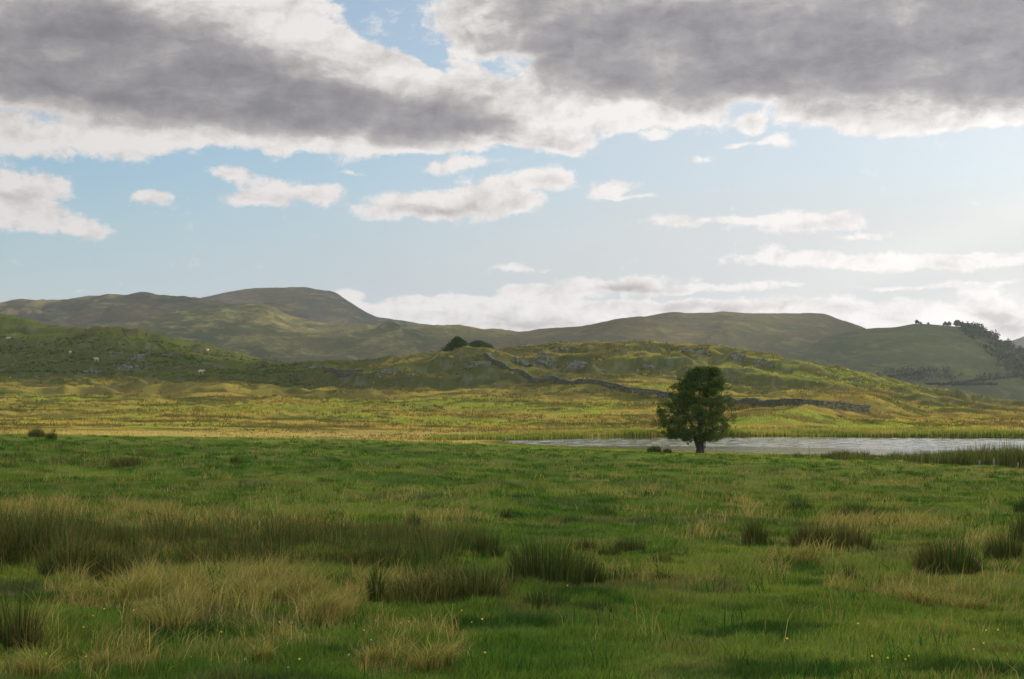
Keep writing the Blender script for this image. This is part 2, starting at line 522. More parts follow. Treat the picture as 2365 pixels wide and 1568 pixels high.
def make_grass():
    parts = []
    # turf of the near field in distance bands
    for (n, y0, y1, w, hk, seg, pw) in ((420000, 5.5, 17, .0055, 1, 2, 1.0), (420000, 17, 45, .011, 1.0, 2, 1.3), (330000, 45, 121, .026, 1.15, 1, 1.3)):
        x, y = sample_fan(n, y0, y1, .40, 1.5, pw)
        z = ground_z(x, y)
        st = straw_field(x, y, z)
        keep = z > WATER+.02
        x, y, z, st = x[keep], y[keep], z[keep], st[keep]
        n = len(x)
        hum = sstep(0, .5, fbm(x*.7, y, 1.5, 3, 2))
        is_straw = rng.uniform(0, 1, n) < st*.9*sstep(-.45, .15, fbm(x, y, .35, 2, 54))
        clump = sstep(-.2, .5, fbm(x, y, .55, 2, 52))
        h = .78*(.030+.06*hum+.06*clump+.02*rng.uniform(0, 1, n))*rng.uniform(.6, 1.35, n)*hk
        clump = sstep(-.2, .5, fbm(x, y, .55, 2, 52))
        h = np.where(is_straw, (.08+.20*clump)*rng.uniform(.6, 1.3, n), h)
        lean = np.where(is_straw, rng.uniform(.3, 1.1, n), rng.uniform(.15, .8, n))
        ang = fbm(x, y, 2.2, 2, 53)*4+rng.normal(0, 1.3, n)
        g = turf_colour(x, y, z, np.zeros(n))
        sc = lerp(STRAWD, STRAWC, rng.uniform(0, 1.15, n))
        edge = (y > 113)[:, None]
        c = np.where(is_straw[:, None] & ~edge, sc, g)
        parts.append(blades(x, y, z, h, w*np.where(is_straw, .8, 1.0), lean, ang, jitter_col(c), seg))
    # lusher tufts left by the grazing, darker green and longer than the sward
    x, y = sample_fan(4200, 6, 100, .40, 1.5, .75); z = ground_z(x, y)
    k = (z > WATER+.1) & (rng.uniform(-.5, .5, len(x)) < fbm(x*.5, y, 3.5, 3, 90)); x, y, z = x[k], y[k], z[k]; n = len(x)
    m_ = 26; sz = rng.uniform(.10, .30, n)
    X = np.repeat(x, m_)+rng.normal(0, 1, n*m_)*np.repeat(sz, m_)*.8; Y = np.repeat(y, m_)+rng.normal(0, 1, n*m_)*np.repeat(sz, m_)*.5
    tc = lerp(GREEN_D*1.1, GREEN_A, rng.uniform(0, .8, n)); tc = lerp(tc, STRAWC*.7, (rng.uniform(0, 1, n) < .10)*1.0)
    Z = ground_z(X, Y)
    parts.append(blades(X, Y, Z, np.repeat(.07+.22*sz+.04*rng.uniform(0, 1, n), m_)*rng.uniform(.6, 1.3, n*m_)*1.15, .005+.0003*Y, rng.uniform(.2, 1.0, n*m_), rng.uniform(0, 6.28, n*m_), jitter_col(np.repeat(tc, m_, 0), .2), 2))
    # wiry stalks standing among the turf
    x, y = sample_fan(15000, 6, 40, .40, 1, 1.2); z = ground_z(x, y)
    k = rng.uniform(0, 1, len(x)) < (.03+.9*straw_field(x, y, z)); x, y, z = x[k], y[k], z[k]; n = len(x)
    parts.append(blades(x, y, z, rng.uniform(.12, .32, n), .0028+.0002*y, rng.uniform(.1, .7, n), rng.uniform(0, 6.28, n), jitter_col(lerp(STRAWD, STRAWC*1.1, rng.uniform(0, 1, n)))))
    V, T, C = join(parts)
    o = build('grass', V, T, M_BLADE, cols=C)
    tag(o, 'short green turf of the near pasture with patches of dry straw grass', 'grass', kind='stuff')

    # rough pasture of the middle distance
    parts = []
    for (n, y0, y1, w, h0, pw) in ((460000, 119, 330, .06, .20, .8), (130000, 330, 600, .16, .30, .6)):
        x, y = sample_fan(n, y0, y1, .385, 3, pw)
        z = ground_z(x, y)
        keep = (z > WATER+.03)
        x, y, z = x[keep], y[keep], z[keep]; n = len(x)
        cl = sstep(-.25, .4, fbm(x, y*1.2, 2.6, 3, 61)); big = sstep(.0, .45, fbm(x, y*1.3, 12, 3, 62))
        lh = sstep(318, 345, y)*(1-sstep(640, 820, CX+F*x/y))
        h = h0*(.35+1.0*cl+.9*big)*rng.uniform(.6, 1.3, n)*(1-.6*lh)*(.35+.65*sstep(150, 175, y))
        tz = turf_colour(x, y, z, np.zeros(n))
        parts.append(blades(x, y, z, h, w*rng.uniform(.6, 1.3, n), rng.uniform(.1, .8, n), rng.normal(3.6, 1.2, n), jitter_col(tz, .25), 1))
    # rush and bracken tufts standing in patches, they give the slope its grain
    x, y = sample_fan(60000, 122, 480, .385, 3, .9); z = ground_z(x, y)
    d = fbm(x*.55, y*1.1, 13, 4, 63); k = (z > WATER+.2) & (rng.uniform(-.25, .35, len(x)) < d)
    x, y, z, d = x[k], y[k], z[k], d[k]; n = len(x); m_ = 7
    tc = lerp(OLIVE, RUST*.95, sstep(-.3, .3, fbm(x, y, 20, 3, 64))); tc = lerp(tc, OCHRE*.8, (rng.uniform(0, 1, n) < .10)*1.0)
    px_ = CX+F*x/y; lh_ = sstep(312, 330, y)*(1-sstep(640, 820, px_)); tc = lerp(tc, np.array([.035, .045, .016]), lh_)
    X = np.repeat(x, m_)+rng.normal(0, .22, n*m_); Y = np.repeat(y, m_)+rng.normal(0, .18, n*m_)
    hh = np.repeat(rng.uniform(.22, .62, n)*(1+.3*(y > 300))*(.45+.55*sstep(150, 200, y)), m_)*rng.uniform(.5, 1.1, n*m_)
    parts.append(blades(X, Y, np.repeat(z, m_), hh, .07+.0002*Y, rng.uniform(.1, .7, n*m_), rng.uniform(0, 6.28, n*m_), jitter_col(np.repeat(tc, m_, 0), .3), 1))
    V, T, C = join(parts)
    o = build('rough_grass', V, T, M_BLADE, cols=C)
    tag(o, 'ochre and yellow green rough grass on the sunlit slope beyond the lake', 'grass', kind='stuff')


# ------------------------------------------------------------------ rushes and tussocks
RUSHC = np.array([.042, .062, .017]); RUSHB = np.array([.10, .080, .026]); RUSHG = np.array([.072, .105, .024])


def rush_part(cx, cy, rx, ry, h, n, brown=.3, spread=.35, w=.006, zfun=ground_z):
    a = rng.uniform(0, 2*np.pi, n); r = np.sqrt(rng.uniform(0, 1, n))
    ex, ey = np.cos(a)*r, np.sin(a)*r
    x = cx+ex*rx; y = cy+ey*ry
    z = zfun(x, y)
    hh = h*(1-.5*r**2)*rng.uniform(.35, 1.15, n)
    lean = spread*(.15+r)*rng.uniform(.4, 1.3, n)
    ang = np.arctan2(ey, ex)+rng.normal(0, .5, n)
    c = lerp(RUSHC, RUSHG, rng.uniform(0, 1, n)); b = rng.uniform(0, 1, n) < brown
    c = np.where(b[:, None], lerp(RUSHB, STRAWD, rng.uniform(0, 1, n)), c)
    return blades(x, y, z, hh, w, lean, ang, jitter_col(c), 2)


RUSHES = [  # column, base row, width, height (photo px), brown share, label
 (955,1217,30,36,.1,'small dark rush clump alone on the turf behind the end of the long rush band'),
 (1066,1272,62,58,.1,'dark spreading rush clump just right of the end of the long rush band'),
 (1126,1292,70,82,.2,'upright rush clump between the long rush band and the largest dark clump'),
 (1262,1350,170,135,.15,'largest dark rush clump, tallest in the middle of the near field'),
 (1345,1345,100,80,.15,'dark rush clump leaning on the right flank of the largest clump'),
 (1110,1392,100,100,.35,'dense rush clump in front of the bare muddy patch'),
 (1010,1385,110,75,.7,'brown rush clump with straw stems beside a dense dark one'),
 (868,1388,34,100,.2,'thin tall rush clump standing in pale straw grass'),
 (1352,1276,52,40,.1,'small fan shaped rush clump behind the largest clump, first of three'),
 (1408,1291,56,42,.1,'low fan shaped rush clump opening like a bowl'),
 (1455,1276,70,46,.3,'faint brownish rush clump at the right end of a row of three'),
 (1530,1306,54,34,.3,'low sparse rush clump on open turf right of the middle'),
 (1570,1311,24,20,.1,'tiny dark rush clump on open turf, smallest of all'),
 (1435,1347,90,42,.4,'low brownish rush clump right of the dark clumps'),
 (1528,1346,60,34,.2,'low rush clump beside a damp brown patch'),
 (1742,1257,56,66,.3,'narrow upright rush clump with slanting stems on the right'),
 (1845,1182,60,34,.2,'low rush clump on the far part of the field, left of a broad mound'),
 (1975,1196,110,42,.1,'broad dark rush clump on a mound on the far part of the field'),
 (1870,1262,90,62,.6,'brown stemmed rush clump with thin separate stalks'),
 (1950,1264,120,66,.7,'wide straw brown rush clump behind the green hummocks'),
 (2200,1330,130,105,.25,'large rounded dark rush clump above pale straw grass'),
 (2150,1322,90,80,.7,'feathery brown rush clump at the shoulder of the large rounded one'),
 (2320,1302,90,92,.3,'tall rush clump close to the right edge of the field'),
 (2362,1258,50,90,.2,'tall dark rush clump cut by the right border'),
 (2358,1185,34,42,.1,'small dark rush clump far out by the right border'),
 (1960,1345,36,48,.1,'small green rush clump between hummocks and pale tussocks'),
 (38,1500,110,150,.35,'tall rush clump of dark and straw stems in the left corner'),
 (118,1320,36,60,.9,'pale dry rush clump in front of the tall brown bank of rushes'),
 (290,1072,70,18,.5,'brownish low rush patch on the far left of the green field'),
 (545,1071,30,22,.4,'tiny rush clump on the green field below the sunlit slope'),
 (85,1010,40,26,.3,'dark rush clump on the field edge against the sunlit slope'),
 (118,1016,26,22,.4,'smaller rush clump on the field edge against the sunlit slope'),
 (1262,1402,110,52,.1,'low green rush clump below the largest dark clump'),
 (1380,1412,70,30,.1,'low dark green tuft of rushes right of a damp patch'),
 (1510,1043,34,16,.3,'dark sedge tuft in the shallows left of the lone tree'),
 (1540,1045,20,12,.4,'little sedge tuft beside the lake just left of the lone tree'),
 (1842,1058,28,14,.4,'small sedge tuft on the shore near the thin stake'),
 (1168,1195,24,24,.3,'faint upright rush tuft on open turf behind the clumps'),
 (1395,1190,60,18,.1,'low dark rush tuft on open turf behind the fan shaped clumps'),
]
TUSS = [  # column, base row, width, height, label
 (195,1392,120,60,'pale straw tussock arching left, lowest slope of the dry grass bank'),
 (320,1392,130,85,'tall pale straw tussock in the middle of the dry grass bank'),
 (570,1395,120,85,'bright straw tussock with combed stems in the dry grass bank'),
 (650,1385,110,60,'flattened straw tussock beside the brightest one'),
 (740,1435,90,95,'feathery golden tussock at the right end of the dry grass bank'),
 (395,1452,130,85,'golden tussock in front of the dry grass bank'),
 (885,1362,120,60,'swept straw tussock at the foot of the long rush band'),
 (90,1560,100,80,'straw tussock in the lower left corner'),
 (235,1545,70,70,'thin straw tuft fallen sideways near the bottom'),
 (600,1530,60,60,'small straw tuft with splayed stems near the bottom'),
 (1000,1545,110,90,'golden tussock leaning right near the bottom centre'),
 (860,1535,70,60,'loose yellow tussock with small flowers near the bottom centre'),
 (2115,1400,100,60,'pale feathery tussock below the large rounded rush clump'),
 (2240,1410,90,45,'low pale tussock between hummocks on the right'),
 (1850,1300,90,30,'straw crest on the green hummock right of the middle'),
]


def clump_obj(name, p, h, wpx, n, brown, label, cat, group, spread=.35, pale=False, shadew=1.0):
    cx, cy, cz = p
    rx = wpx/F*cy/2
    n = int(n)
    zf = lambda x, y: ground_z(x+cx, y+cy)-cz
    if pale:
        a = rng.uniform(0, 2*np.pi, n); r = np.sqrt(rng.uniform(0, 1, n))
        x = np.cos(a)*r*rx*.8; y = np.sin(a)*r*rx*.6
        hh = h*(1-.4*r**2)*rng.uniform(.5, 1.3, n)
        dr = rng.uniform(0, 6.28)
        ang = np.where(rng.uniform(0, 1, n) < .5, a, dr)+rng.normal(0, .5, n)
        c = lerp(STRAWD, STRAWC*1.15, rng.uniform(0, 1, n))
        gr = rng.uniform(0, 1, n) < .25
        c = np.where(gr[:, None], GREEN_B, c)
        V, T, C = blades(x, y, zf(x, y), hh, .0035+.00025*cy, rng.uniform(.25, 1.1, n), ang, jitter_col(c), 2)
    else:
        V, T, C = rush_part(0, 0, rx, min(rx*.7, .55), h, n, brown, spread, .0045+.00022*cy, zf)
    o = build(name, V, T, M_BLADE if pale else M_RUSH, cols=C, loc=(cx, cy, cz))
    tag(o, label, cat, group)
    return o


def make_rushes():
    for px, py, w, hp, br, lab in RUSHES:
        p = ground_at(px, py, 6, 135)
        h = hp/F*p[1]*1.08
        wid = w/F*p[1]
        n = np.clip(900*wid*min(1, 14/p[1]+.35)*(1.3 if hp > 60 else 1), 70, 1500)
        clump_obj('rush_clump', p, h, w, n, br, lab, 'rush clump', 'rush clumps on the near field')
    for px, py, w, hp, lab in TUSS:
        p = ground_at(px, py, 5.5, 60)
        h = hp/F*p[1]*.9
        n = np.clip(1500*(w/F*p[1]), 250, 1400)
        clump_obj('grass_tussock', p, h, w, n, 0, lab, 'tussock', 'dry grass tussocks on the near field', pale=True)
    # the long bank of rushes across the left: nobody could count the stems or clumps
    parts = []
    for i in range(230):
        px = rng.uniform(-60, 1020)
        base = 1296+16*math.sin(px/140)+rng.uniform(-52, 22)
        p = ground_at(px, base, 6, 60)
        tall = 44+58*rng.uniform()*(.6+.5*math.sin(px/47)+.2*math.sin(px/19))
        br = rng.uniform(.1, .75)
        if perlin(px/55.0, base/22.0) < .0: continue
        if px < 190: tall = 85+65*rng.uniform(); br = .45; base = 1306-45*rng.uniform()**2
        parts.append(rush_part(p[0], p[1], .28, .22, tall/F*p[1], 150 if px > 190 else 210, br, .42, .0065))
    for i in range(26):
        px = rng.uniform(940, 1160)
        p = ground_at(px, 1385+rng.uniform(-40, 8), 6, 60)
        parts.append(rush_part(p[0], p[1], .22, .18, 62/F*p[1], 120, .5, .35, .007))
    # shallow thin scatter around
    for i in range(90):
        px = rng.uniform(-40, 1100); py = rng.uniform(1225, 1290)
        p = ground_at(px, py, 6, 60)
        parts.append(rush_part(p[0], p[1], .3, .3, rng.uniform(.2, .42), 60, .6, .4, .007))
    for i in range(40):
        px = rng.uniform(-40, 400); py = rng.uniform(1030, 1080)
        p = ground_at(px, py, 6, 120)
        parts.append(rush_part(p[0], p[1], .6, .5, rng.uniform(.18, .4), 25, .7, .4, .02))
    V, T, C = join(parts)
    tag(build('rushes', V, T, M_RUSH, cols=C), 'long dark bank of rushes across the left of the near field', 'rushes', kind='stuff')

    # reed bed on the near shore, right
    parts = []
    for i in range(420):
        px = rng.uniform(1915, 2620)
        t = (px-1915)/450
        base = 1056+26*min(t, 1.15)+rng.uniform(-1, 8)*(.3+t)
        hgt = (20+36*sstep(.35, .9, np.array(t)).item())*(.65+.6*rng.uniform())
        if .18 < t < .34: hgt *= .55
        Y = min(100, -WATER*F/(base-HY+2)+6*rng.uniform(-.3, 1))
        x = (px-CX)/F*Y
        zf = lambda a, b: np.maximum(ground_z(a, b), WATER-.15)
        parts.append(rush_part(x, Y, .9, .8, hgt/F*Y, 75, .32, .16, .030, zf))
    for i in range(40):
        px = rng.uniform(1640, 1960); p = ground_at(px, 1053+4*rng.uniform(), 30, 118)
        parts.append(rush_part(p[0], p[1], .6, .5, .3*rng.uniform(.5, 1.3), 30, .6, .3, .03))
    V, T, C = join(parts)
    tag(build('reed_bed', V, T, M_RUSH, cols=C), 'dark green reed bed on the near shore of the lake at the right', 'reeds', kind='stuff')

    # pale reed fringe along the far bank
    n = 60000
    px = rng.uniform(985, 3000, n)
    pys = np.interp(px, [985, 1180, 1280, 1400, 1550, 1700, 2050, 2364, 3000], [1022, 1015, 1012, 1009, 1007, 1006, 1008, 1009, 1011])
    Y = -WATER*F/(pys-HY)+rng.uniform(-1.2, 1, n)*1.0+rng.gamma(1.5, 1.8, n)
    x = (px-CX)/F*Y
    z = np.maximum(ground_z(x, Y), WATER-.1)
    back = sstep(2, 9, Y+WATER*F/(pys-HY)*-1*-1) if False else rng.uniform(0, 1, n)
    hgt = .54+.22*fbm(x, Y, 7, 3, 71); hgt = hgt*np.interp(px, [985, 1100, 1400], [.45, .75, 1.05])
    c = lerp(np.array([.075, .115, .020]), np.array([.15, .165, .040]), sstep(-.3, .4, fbm(x, Y, 5, 3, 72)))
    c = lerp(c, SEDGE, .5*(back > .7).astype(float))
    V, T, C = blades(x, Y, z, hgt*rng.uniform(.7, 1.2, n), .045, rng.uniform(.03, .3, n), rng.uniform(0, 6.28, n), jitter_col(c, .2), 2)
    tag(build('reed_fringe', V, T, M_BLADE, cols=C), 'yellow green reed fringe along the far bank of the lake', 'reeds', kind='stuff')


# ------------------------------------------------------------------ tubes, lumps
def tube(P, R, k=6):
    P = [Vector(p) for p in P]; V = []; Q = []
    for i, p in enumerate(P):
        d = (P[min(i+1, len(P)-1)]-P[max(i-1, 0)]).normalized()
        u = d.cross(Vector((.31, .95, .1))).normalized(); v = d.cross(u)
        for j in range(k):
            a = 2*math.pi*j/k
            V.append(tuple(p+(u*math.cos(a)+v*math.sin(a))*R[i]))
    for i in range(len(P)-1):
        for j in range(k):
            a = i*k+j; b = i*k+(j+1) % k
            Q.append((a, b, b+k, a+k))
    n = len(V); V.append(tuple(P[-1])); V.append(tuple(P[0]))
    T = [((len(P)-1)*k+j, (len(P)-1)*k+(j+1) % k, n) for j in range(k)]+[((j+1) % k, j, n+1) for j in range(k)]
    return np.array(V), np.array(T), np.array(Q)


def join_tq(parts):
    Vs, Ts, Qs = [], [], []; o = 0
    for V, T, Q in parts:
        Vs.append(V); Ts.append(np.asarray(T).reshape(-1, 3)+o); Qs.append(np.asarray(Q).reshape(-1, 4)+o); o += len(V)
    return np.concatenate(Vs), np.concatenate(Ts), np.concatenate(Qs)


def ico(sub=2):
    import bmesh
    bm = bmesh.new(); bmesh.ops.create_icosphere(bm, subdivisions=sub, radius=1)
    V = np.array([v.co[:] for v in bm.verts]); T = np.array([[v.index for v in f.verts] for f in bm.faces]); bm.free()
    return V, T


ICO = {i: ico(i) for i in (1, 2, 3, 4)}


def rock_mesh(sx, sy, sz, seed, sub=3, rough=.28):
    V, T = ICO[sub]; V = V.copy()
    r = np.random.default_rng(seed)
    # cut facets
    for _ in range(16):
        n = r.normal(size=3); n /= np.linalg.norm(n); d = r.uniform(.55, .9)
        s = V@n; V = V-np.clip(s-d, 0, None)[:, None]*n
    f = fbm(V[:, 0]*1.5+seed, V[:, 1]*1.5+V[:, 2]*1.1, 1, 4, seed % 9)
    V = V*(1+rough*f[:, None])
    return V*np.array([sx, sy, sz]), T


def leaves(cent, rad, n, size, col, squash=.8, mat=None):
    """n small leaf faces filling a clump"""
    d = rng.normal(size=(n, 3)); d /= np.linalg.norm(d, axis=1)[:, None]
    r = rng.uniform(0, 1, n)**.5
    p = np.array(cent)+d*(r*rad)[:, None]*np.array([1, 1, squash])
    a = rng.normal(size=(n, 3)); a /= np.linalg.norm(a, axis=1)[:, None]
    b = np.cross(a, rng.normal(size=(n, 3))); b /= np.linalg.norm(b, axis=1)[:, None]
    s = size*rng.uniform(.6, 1.4, n)[:, None]
    V = np.stack([p-a*s, p+b*s*.55, p+a*s, p-b*s*.55], 1).reshape(-1, 3)
    i = np.arange(n)[:, None]*4
    T = np.concatenate([i+[0, 1, 2], i+[0, 2, 3]], 1).reshape(-1, 3)
    C = np.repeat(jitter_col(np.tile(col, (n, 1)), .25), 4, 0)
    return V, T, C


M_BARK = None


def lone_tree():
    p = ground_at(1616, 1046, 60, 118)
    s = p[1]/F                       # metres per photo pixel at the tree
    root = empty('hawthorn_tree', (p[0], p[1], p[2]-.05))
    tag(root, 'lone bushy hawthorn tree with dense dark crown on the lake shore', 'tree')
    rows = [(846,1622,1646),(854,1598,1658),(868,1576,1667),(885,1557,1674),(903,1542,1678),(918,1535,1684),(932,1525,1689),(950,1521,1695),(968,1517,1694),(984,1512,1688),(996,1520,1684),(1006,1540,1676),(1014,1575,1655)]
    ra = np.array(rows, float)
    rr = random.Random(5)
    targets = []
    while len(targets) < 560:
        zz = rr.uniform(850, 1014)
        l = np.interp(zz, ra[:, 0], ra[:, 1]); r = np.interp(zz, ra[:, 0], ra[:, 2])
        cx = (l+r)/2; hw = (r-l)/2
        a = rr.uniform(0, 2*math.pi); q = rr.uniform(.05, 1)**.42
        x = (cx-1616+math.cos(a)*q*hw)*s; y = math.sin(a)*q*hw*.95*s; z = (1046-zz)*s
        # ragged gaps
        if q > .8 and perlin(x*1.6+3, z*1.6+y*.7) < -.22: continue
        targets.append((x, y, z, q))
    parts = []
    # short stout trunk dividing at once into upright stems
    stems = []
    for k, (ox, oy, r0, tx, ty) in enumerate([(-.15,0,.19,-.75,.25), (.14,.04,.19,.7,-.3), (0,-.12,.16,.1,-.8), (.03,.15,.16,-.1,.8), (.26,-.03,.06,.55,.1), (-.05,0,.17,0,0)]):
        P = []; R = []; r0 *= .82
        top = 3.2 if k != 4 else 2.0
        if k == 5: top = 4.6
        for i in range(9):
            t = i/8
            P.append((ox+tx*t**1.5+.05*math.sin(i*1.9+k), oy+ty*t**1.5+.05*math.cos(i*2.3+k), t*top)); R.append(r0*(1-.62*t)*(1.25 if i == 0 else 1))
        stems.append(P); parts.append(tube(P, R, 8))
    nodes = [Vector(q) for P in stems for q in P[3:]]
    # limbs grow outward, each new one attaching to the nearest wood inward of it
    for (x, y, z, q) in sorted(targets, key=lambda t: t[3])[::2]:
        T_ = Vector((x, y, z))
        best = min(nodes, key=lambda n: (n-T_).length+max(0, n.z-T_.z+.1)*2)
        L = (T_-best).length
        if L < .1: continue
        mid = best.lerp(T_, .5)+Vector((rr.uniform(-.1, .1), rr.uniform(-.1, .1), rr.uniform(-.02, .18)))*L*.5
        r0 = min(.075, .02+.022*L)
        parts.append(tube([best, mid, T_], [r0, r0*.7, .01], 5))
        nodes += [mid, T_]
    # little twigs sprouting low on the trunk
    for (x0, z0, x1, z1) in ((-.25,1.05,-.95,.75),(-.2,1.15,-.75,.95),(.3,.9,.62,1.35),(.34,.5,.5,1.3),(.3,1.1,.95,1.2)):
        parts.append(tube([(x0, -.1, z0), ((x0+x1)/2, -.15, (z0+z1)/2+.06), (x1, -.2, z1)], [.03, .02, .008], 5))
        targets.append((x1, -.2, z1, 2))
    V, T, Q = join_tq(parts)
    build('trunk', V, T, M_BARK, root, smooth=True, quads=Q)
    lv = []
    for (x, y, z, q) in targets:
        dark = perlin(x*1.3, z*1.3+y)
        c = np.array([.050, .078, .020])*(1+.45*dark)
        if q == 2: lv.append(leaves((x, y, z), .14, 26, .05, c)); continue
        lv.append(leaves((x, y, z), rr.uniform(.24, .40), int(rr.uniform(90, 140)), .046, c, .8))
    # outlying sprays that break the outline
    for i in range(260):
        zz = rr.uniform(846, 1014); l = np.interp(zz, ra[:, 0], ra[:, 1]); r = np.interp(zz, ra[:, 0], ra[:, 2])
        a = rr.uniform(0, 2*math.pi); cx = (l+r)/2; hw = (r-l)/2*rr.uniform(.96, 1.17)
        lv.append(leaves(((cx-1616+math.cos(a)*hw)*s, math.sin(a)*hw*s, (1046-zz)*s), .15, 24, .042, np.array([.055, .080, .020]), .7))
    V, T, C = join(lv)
    build('crown', V, T, M_LEAF, root, cols=C)


def bush(px, py, Y, wpx, hpx, label, name='bush', col=(.035, .062, .014), group=None, n=60, leaf=.16, seed=1, gz=None):
    """rounded woody bush/tree, base at ground"""
    x = (px-CX)/F*Y; z = float(ground_z(np.array([x]), np.array([Y]))[0]) if gz is None else gz
    zb = -(py-HY)/F*Y
    z = min(z, zb+.3)
    W = wpx/F*Y/2; H = (zb-z)+hpx/F*Y
    root = empty(name, (x, Y, z)); tag(root, label, 'bush' if 'bush' in name else 'tree', group)
    rr = random.Random(seed)
    tr = []; lv = []
    tr.append(tube([(0, 0, -.2), (.05*W, 0, H*.3), (0, 0, H*.6)], [W*.09, W*.06, W*.03], 6))
    for i in range(n):
        a = rr.uniform(0, 6.28); q = math.sqrt(rr.uniform(0, 1)); t = rr.uniform(.12, 1)
        prof_ = math.sin(math.pi*min(1, .18+.82*t)**.8)**.6
        c = (math.cos(a)*q*W*.85*prof_, math.sin(a)*q*W*.8*prof_, H*(.15+.72*t*(1-.25*q*q)))
        if i < 16: tr.append(tube([(0, 0, H*.2), (c[0]*.5, c[1]*.5, c[2]*.6+H*.1), c], [W*.03, W*.02, W*.008], 5))
        k = 1+.5*perlin(c[0]*.7+seed, c[2]*.8+c[1]*.3)
        lv.append(leaves(c, W*.26, 90, leaf, np.array(col)*float(k), .8))
    V, T, Q = join_tq(tr); build('trunk', V, T, M_BARK, root, smooth=True, quads=Q)
    V, T, C = join(lv); build('crown', V, T, M_LEAF, root, cols=C)
    return root


def copy_thing(root, loc, rz, sc, label=None):
    r = root.copy(); COL.objects.link(r); r.location = loc; r.rotation_euler = (0, 0, rz)
    r.scale = sc if isinstance(sc, tuple) else (sc,)*3
    if label: r['label'] = label
    for ch in root.children:
        c = ch.copy(); COL.objects.link(c); c.parent = r
    return r


# ------------------------------------------------------------------ stone walls and outcrops
def stone_wall(pts, name, label, mat, height=1.25):
    """dry stone wall following the ground through photo points (base)"""
    g = [ground_at(px, py, 150, 600) for px, py in pts]
    g = np.array(g)
    # smooth depth so that the wall keeps a steady course
    Yv = g[:, 1].copy()
    pxs = np.array([p[0] for p in pts], float)
    pn = np.linspace(pxs[0], pxs[-1], 120); Yv = np.interp(pn, pxs, Yv); pxs = pn
    for _ in range(60):
        Yv[1:-1] = (Yv[:-2]+Yv[1:-1]*2+Yv[2:])/4
    X = (pxs-CX)/F*Yv
    # dense path
    d = np.concatenate([[0], np.cumsum(np.hypot(np.diff(X), np.diff(Yv)))])
    L = d[-1]; S = np.arange(0, L, .12)
    parts = []
    Vi, Ti = ICO[1]
    rr = np.random.default_rng(12)
    boxV = np.array([[sx, sy, sz] for sx in (-1, 1) for sy in (-1, 1) for sz in (-1, 1)], float)
    boxQ = np.array([[0, 1, 3, 2], [4, 6, 7, 5], [0, 4, 5, 1], [2, 3, 7, 6], [0, 2, 6, 4], [1, 5, 7, 3]])
    s = 0
    course = np.linspace(-.35, 1, 8)
    for ci, fz in enumerate(course):
        s = rr.uniform(0, .3)
        top = ci == len(course)-1
        while s < L:
            ln = rr.uniform(.25, .6) if not top else rr.uniform(.15, .3)
            x = np.interp(s, d, X); y = np.interp(s, d, Yv)
            x2 = np.interp(s+.3, d, X); y2 = np.interp(s+.3, d, Yv)
            a = math.atan2(y2-y, x2-x) if s+.3 < L else a
            hh = height*(1+.05*math.sin(s*.21)+.04*math.sin(s*.83))
            th = .30-.10*fz
            hz = height/len(course)*.58*(1.5 if top else 1)*rr.uniform(.75, 1.2)
            V = boxV*np.array([ln*.5, th*rr.uniform(.85, 1.15), hz])*(1+rr.uniform(-.16, .16, (8, 1)))
            V += rr.uniform(-.03, .03, V.shape)
            c, sn = math.cos(a+rr.uniform(-.1, .1)), math.sin(a)
            R = np.array([[c, -sn, 0], [sn, c, 0], [0, 0, 1]])
            V = V@R.T
            V += np.array([x, y, hh*fz-.08+0])
            V[:, 2] += float(np.interp(s, S, WZ)) if False else 0
            parts.append((V, s)); s += ln*1.02
    ss = np.array([p[1] for p in parts])
    gx = np.interp(ss, d, X); gy = np.interp(ss, d, Yv)
    gs = ground_z(np.interp(S, d, X), np.interp(S, d, Yv)); kk = np.hanning(61); kk /= kk.sum()
    gs = np.convolve(np.pad(gs, 30, 'edge'), kk, 'valid'); gz = np.interp(ss, S, gs)
    VV = np.concatenate([p[0] for p in parts]).reshape(len(parts), 8, 3)
    VV[:, :, 2] += gz[:, None]
    QQ = (np.arange(len(parts))[:, None, None]*8+boxQ[None]).reshape(-1, 4)
    o = build(name, VV.reshape(-1, 3), None, mat, quads=QQ)
    tag(o, label, 'wall')


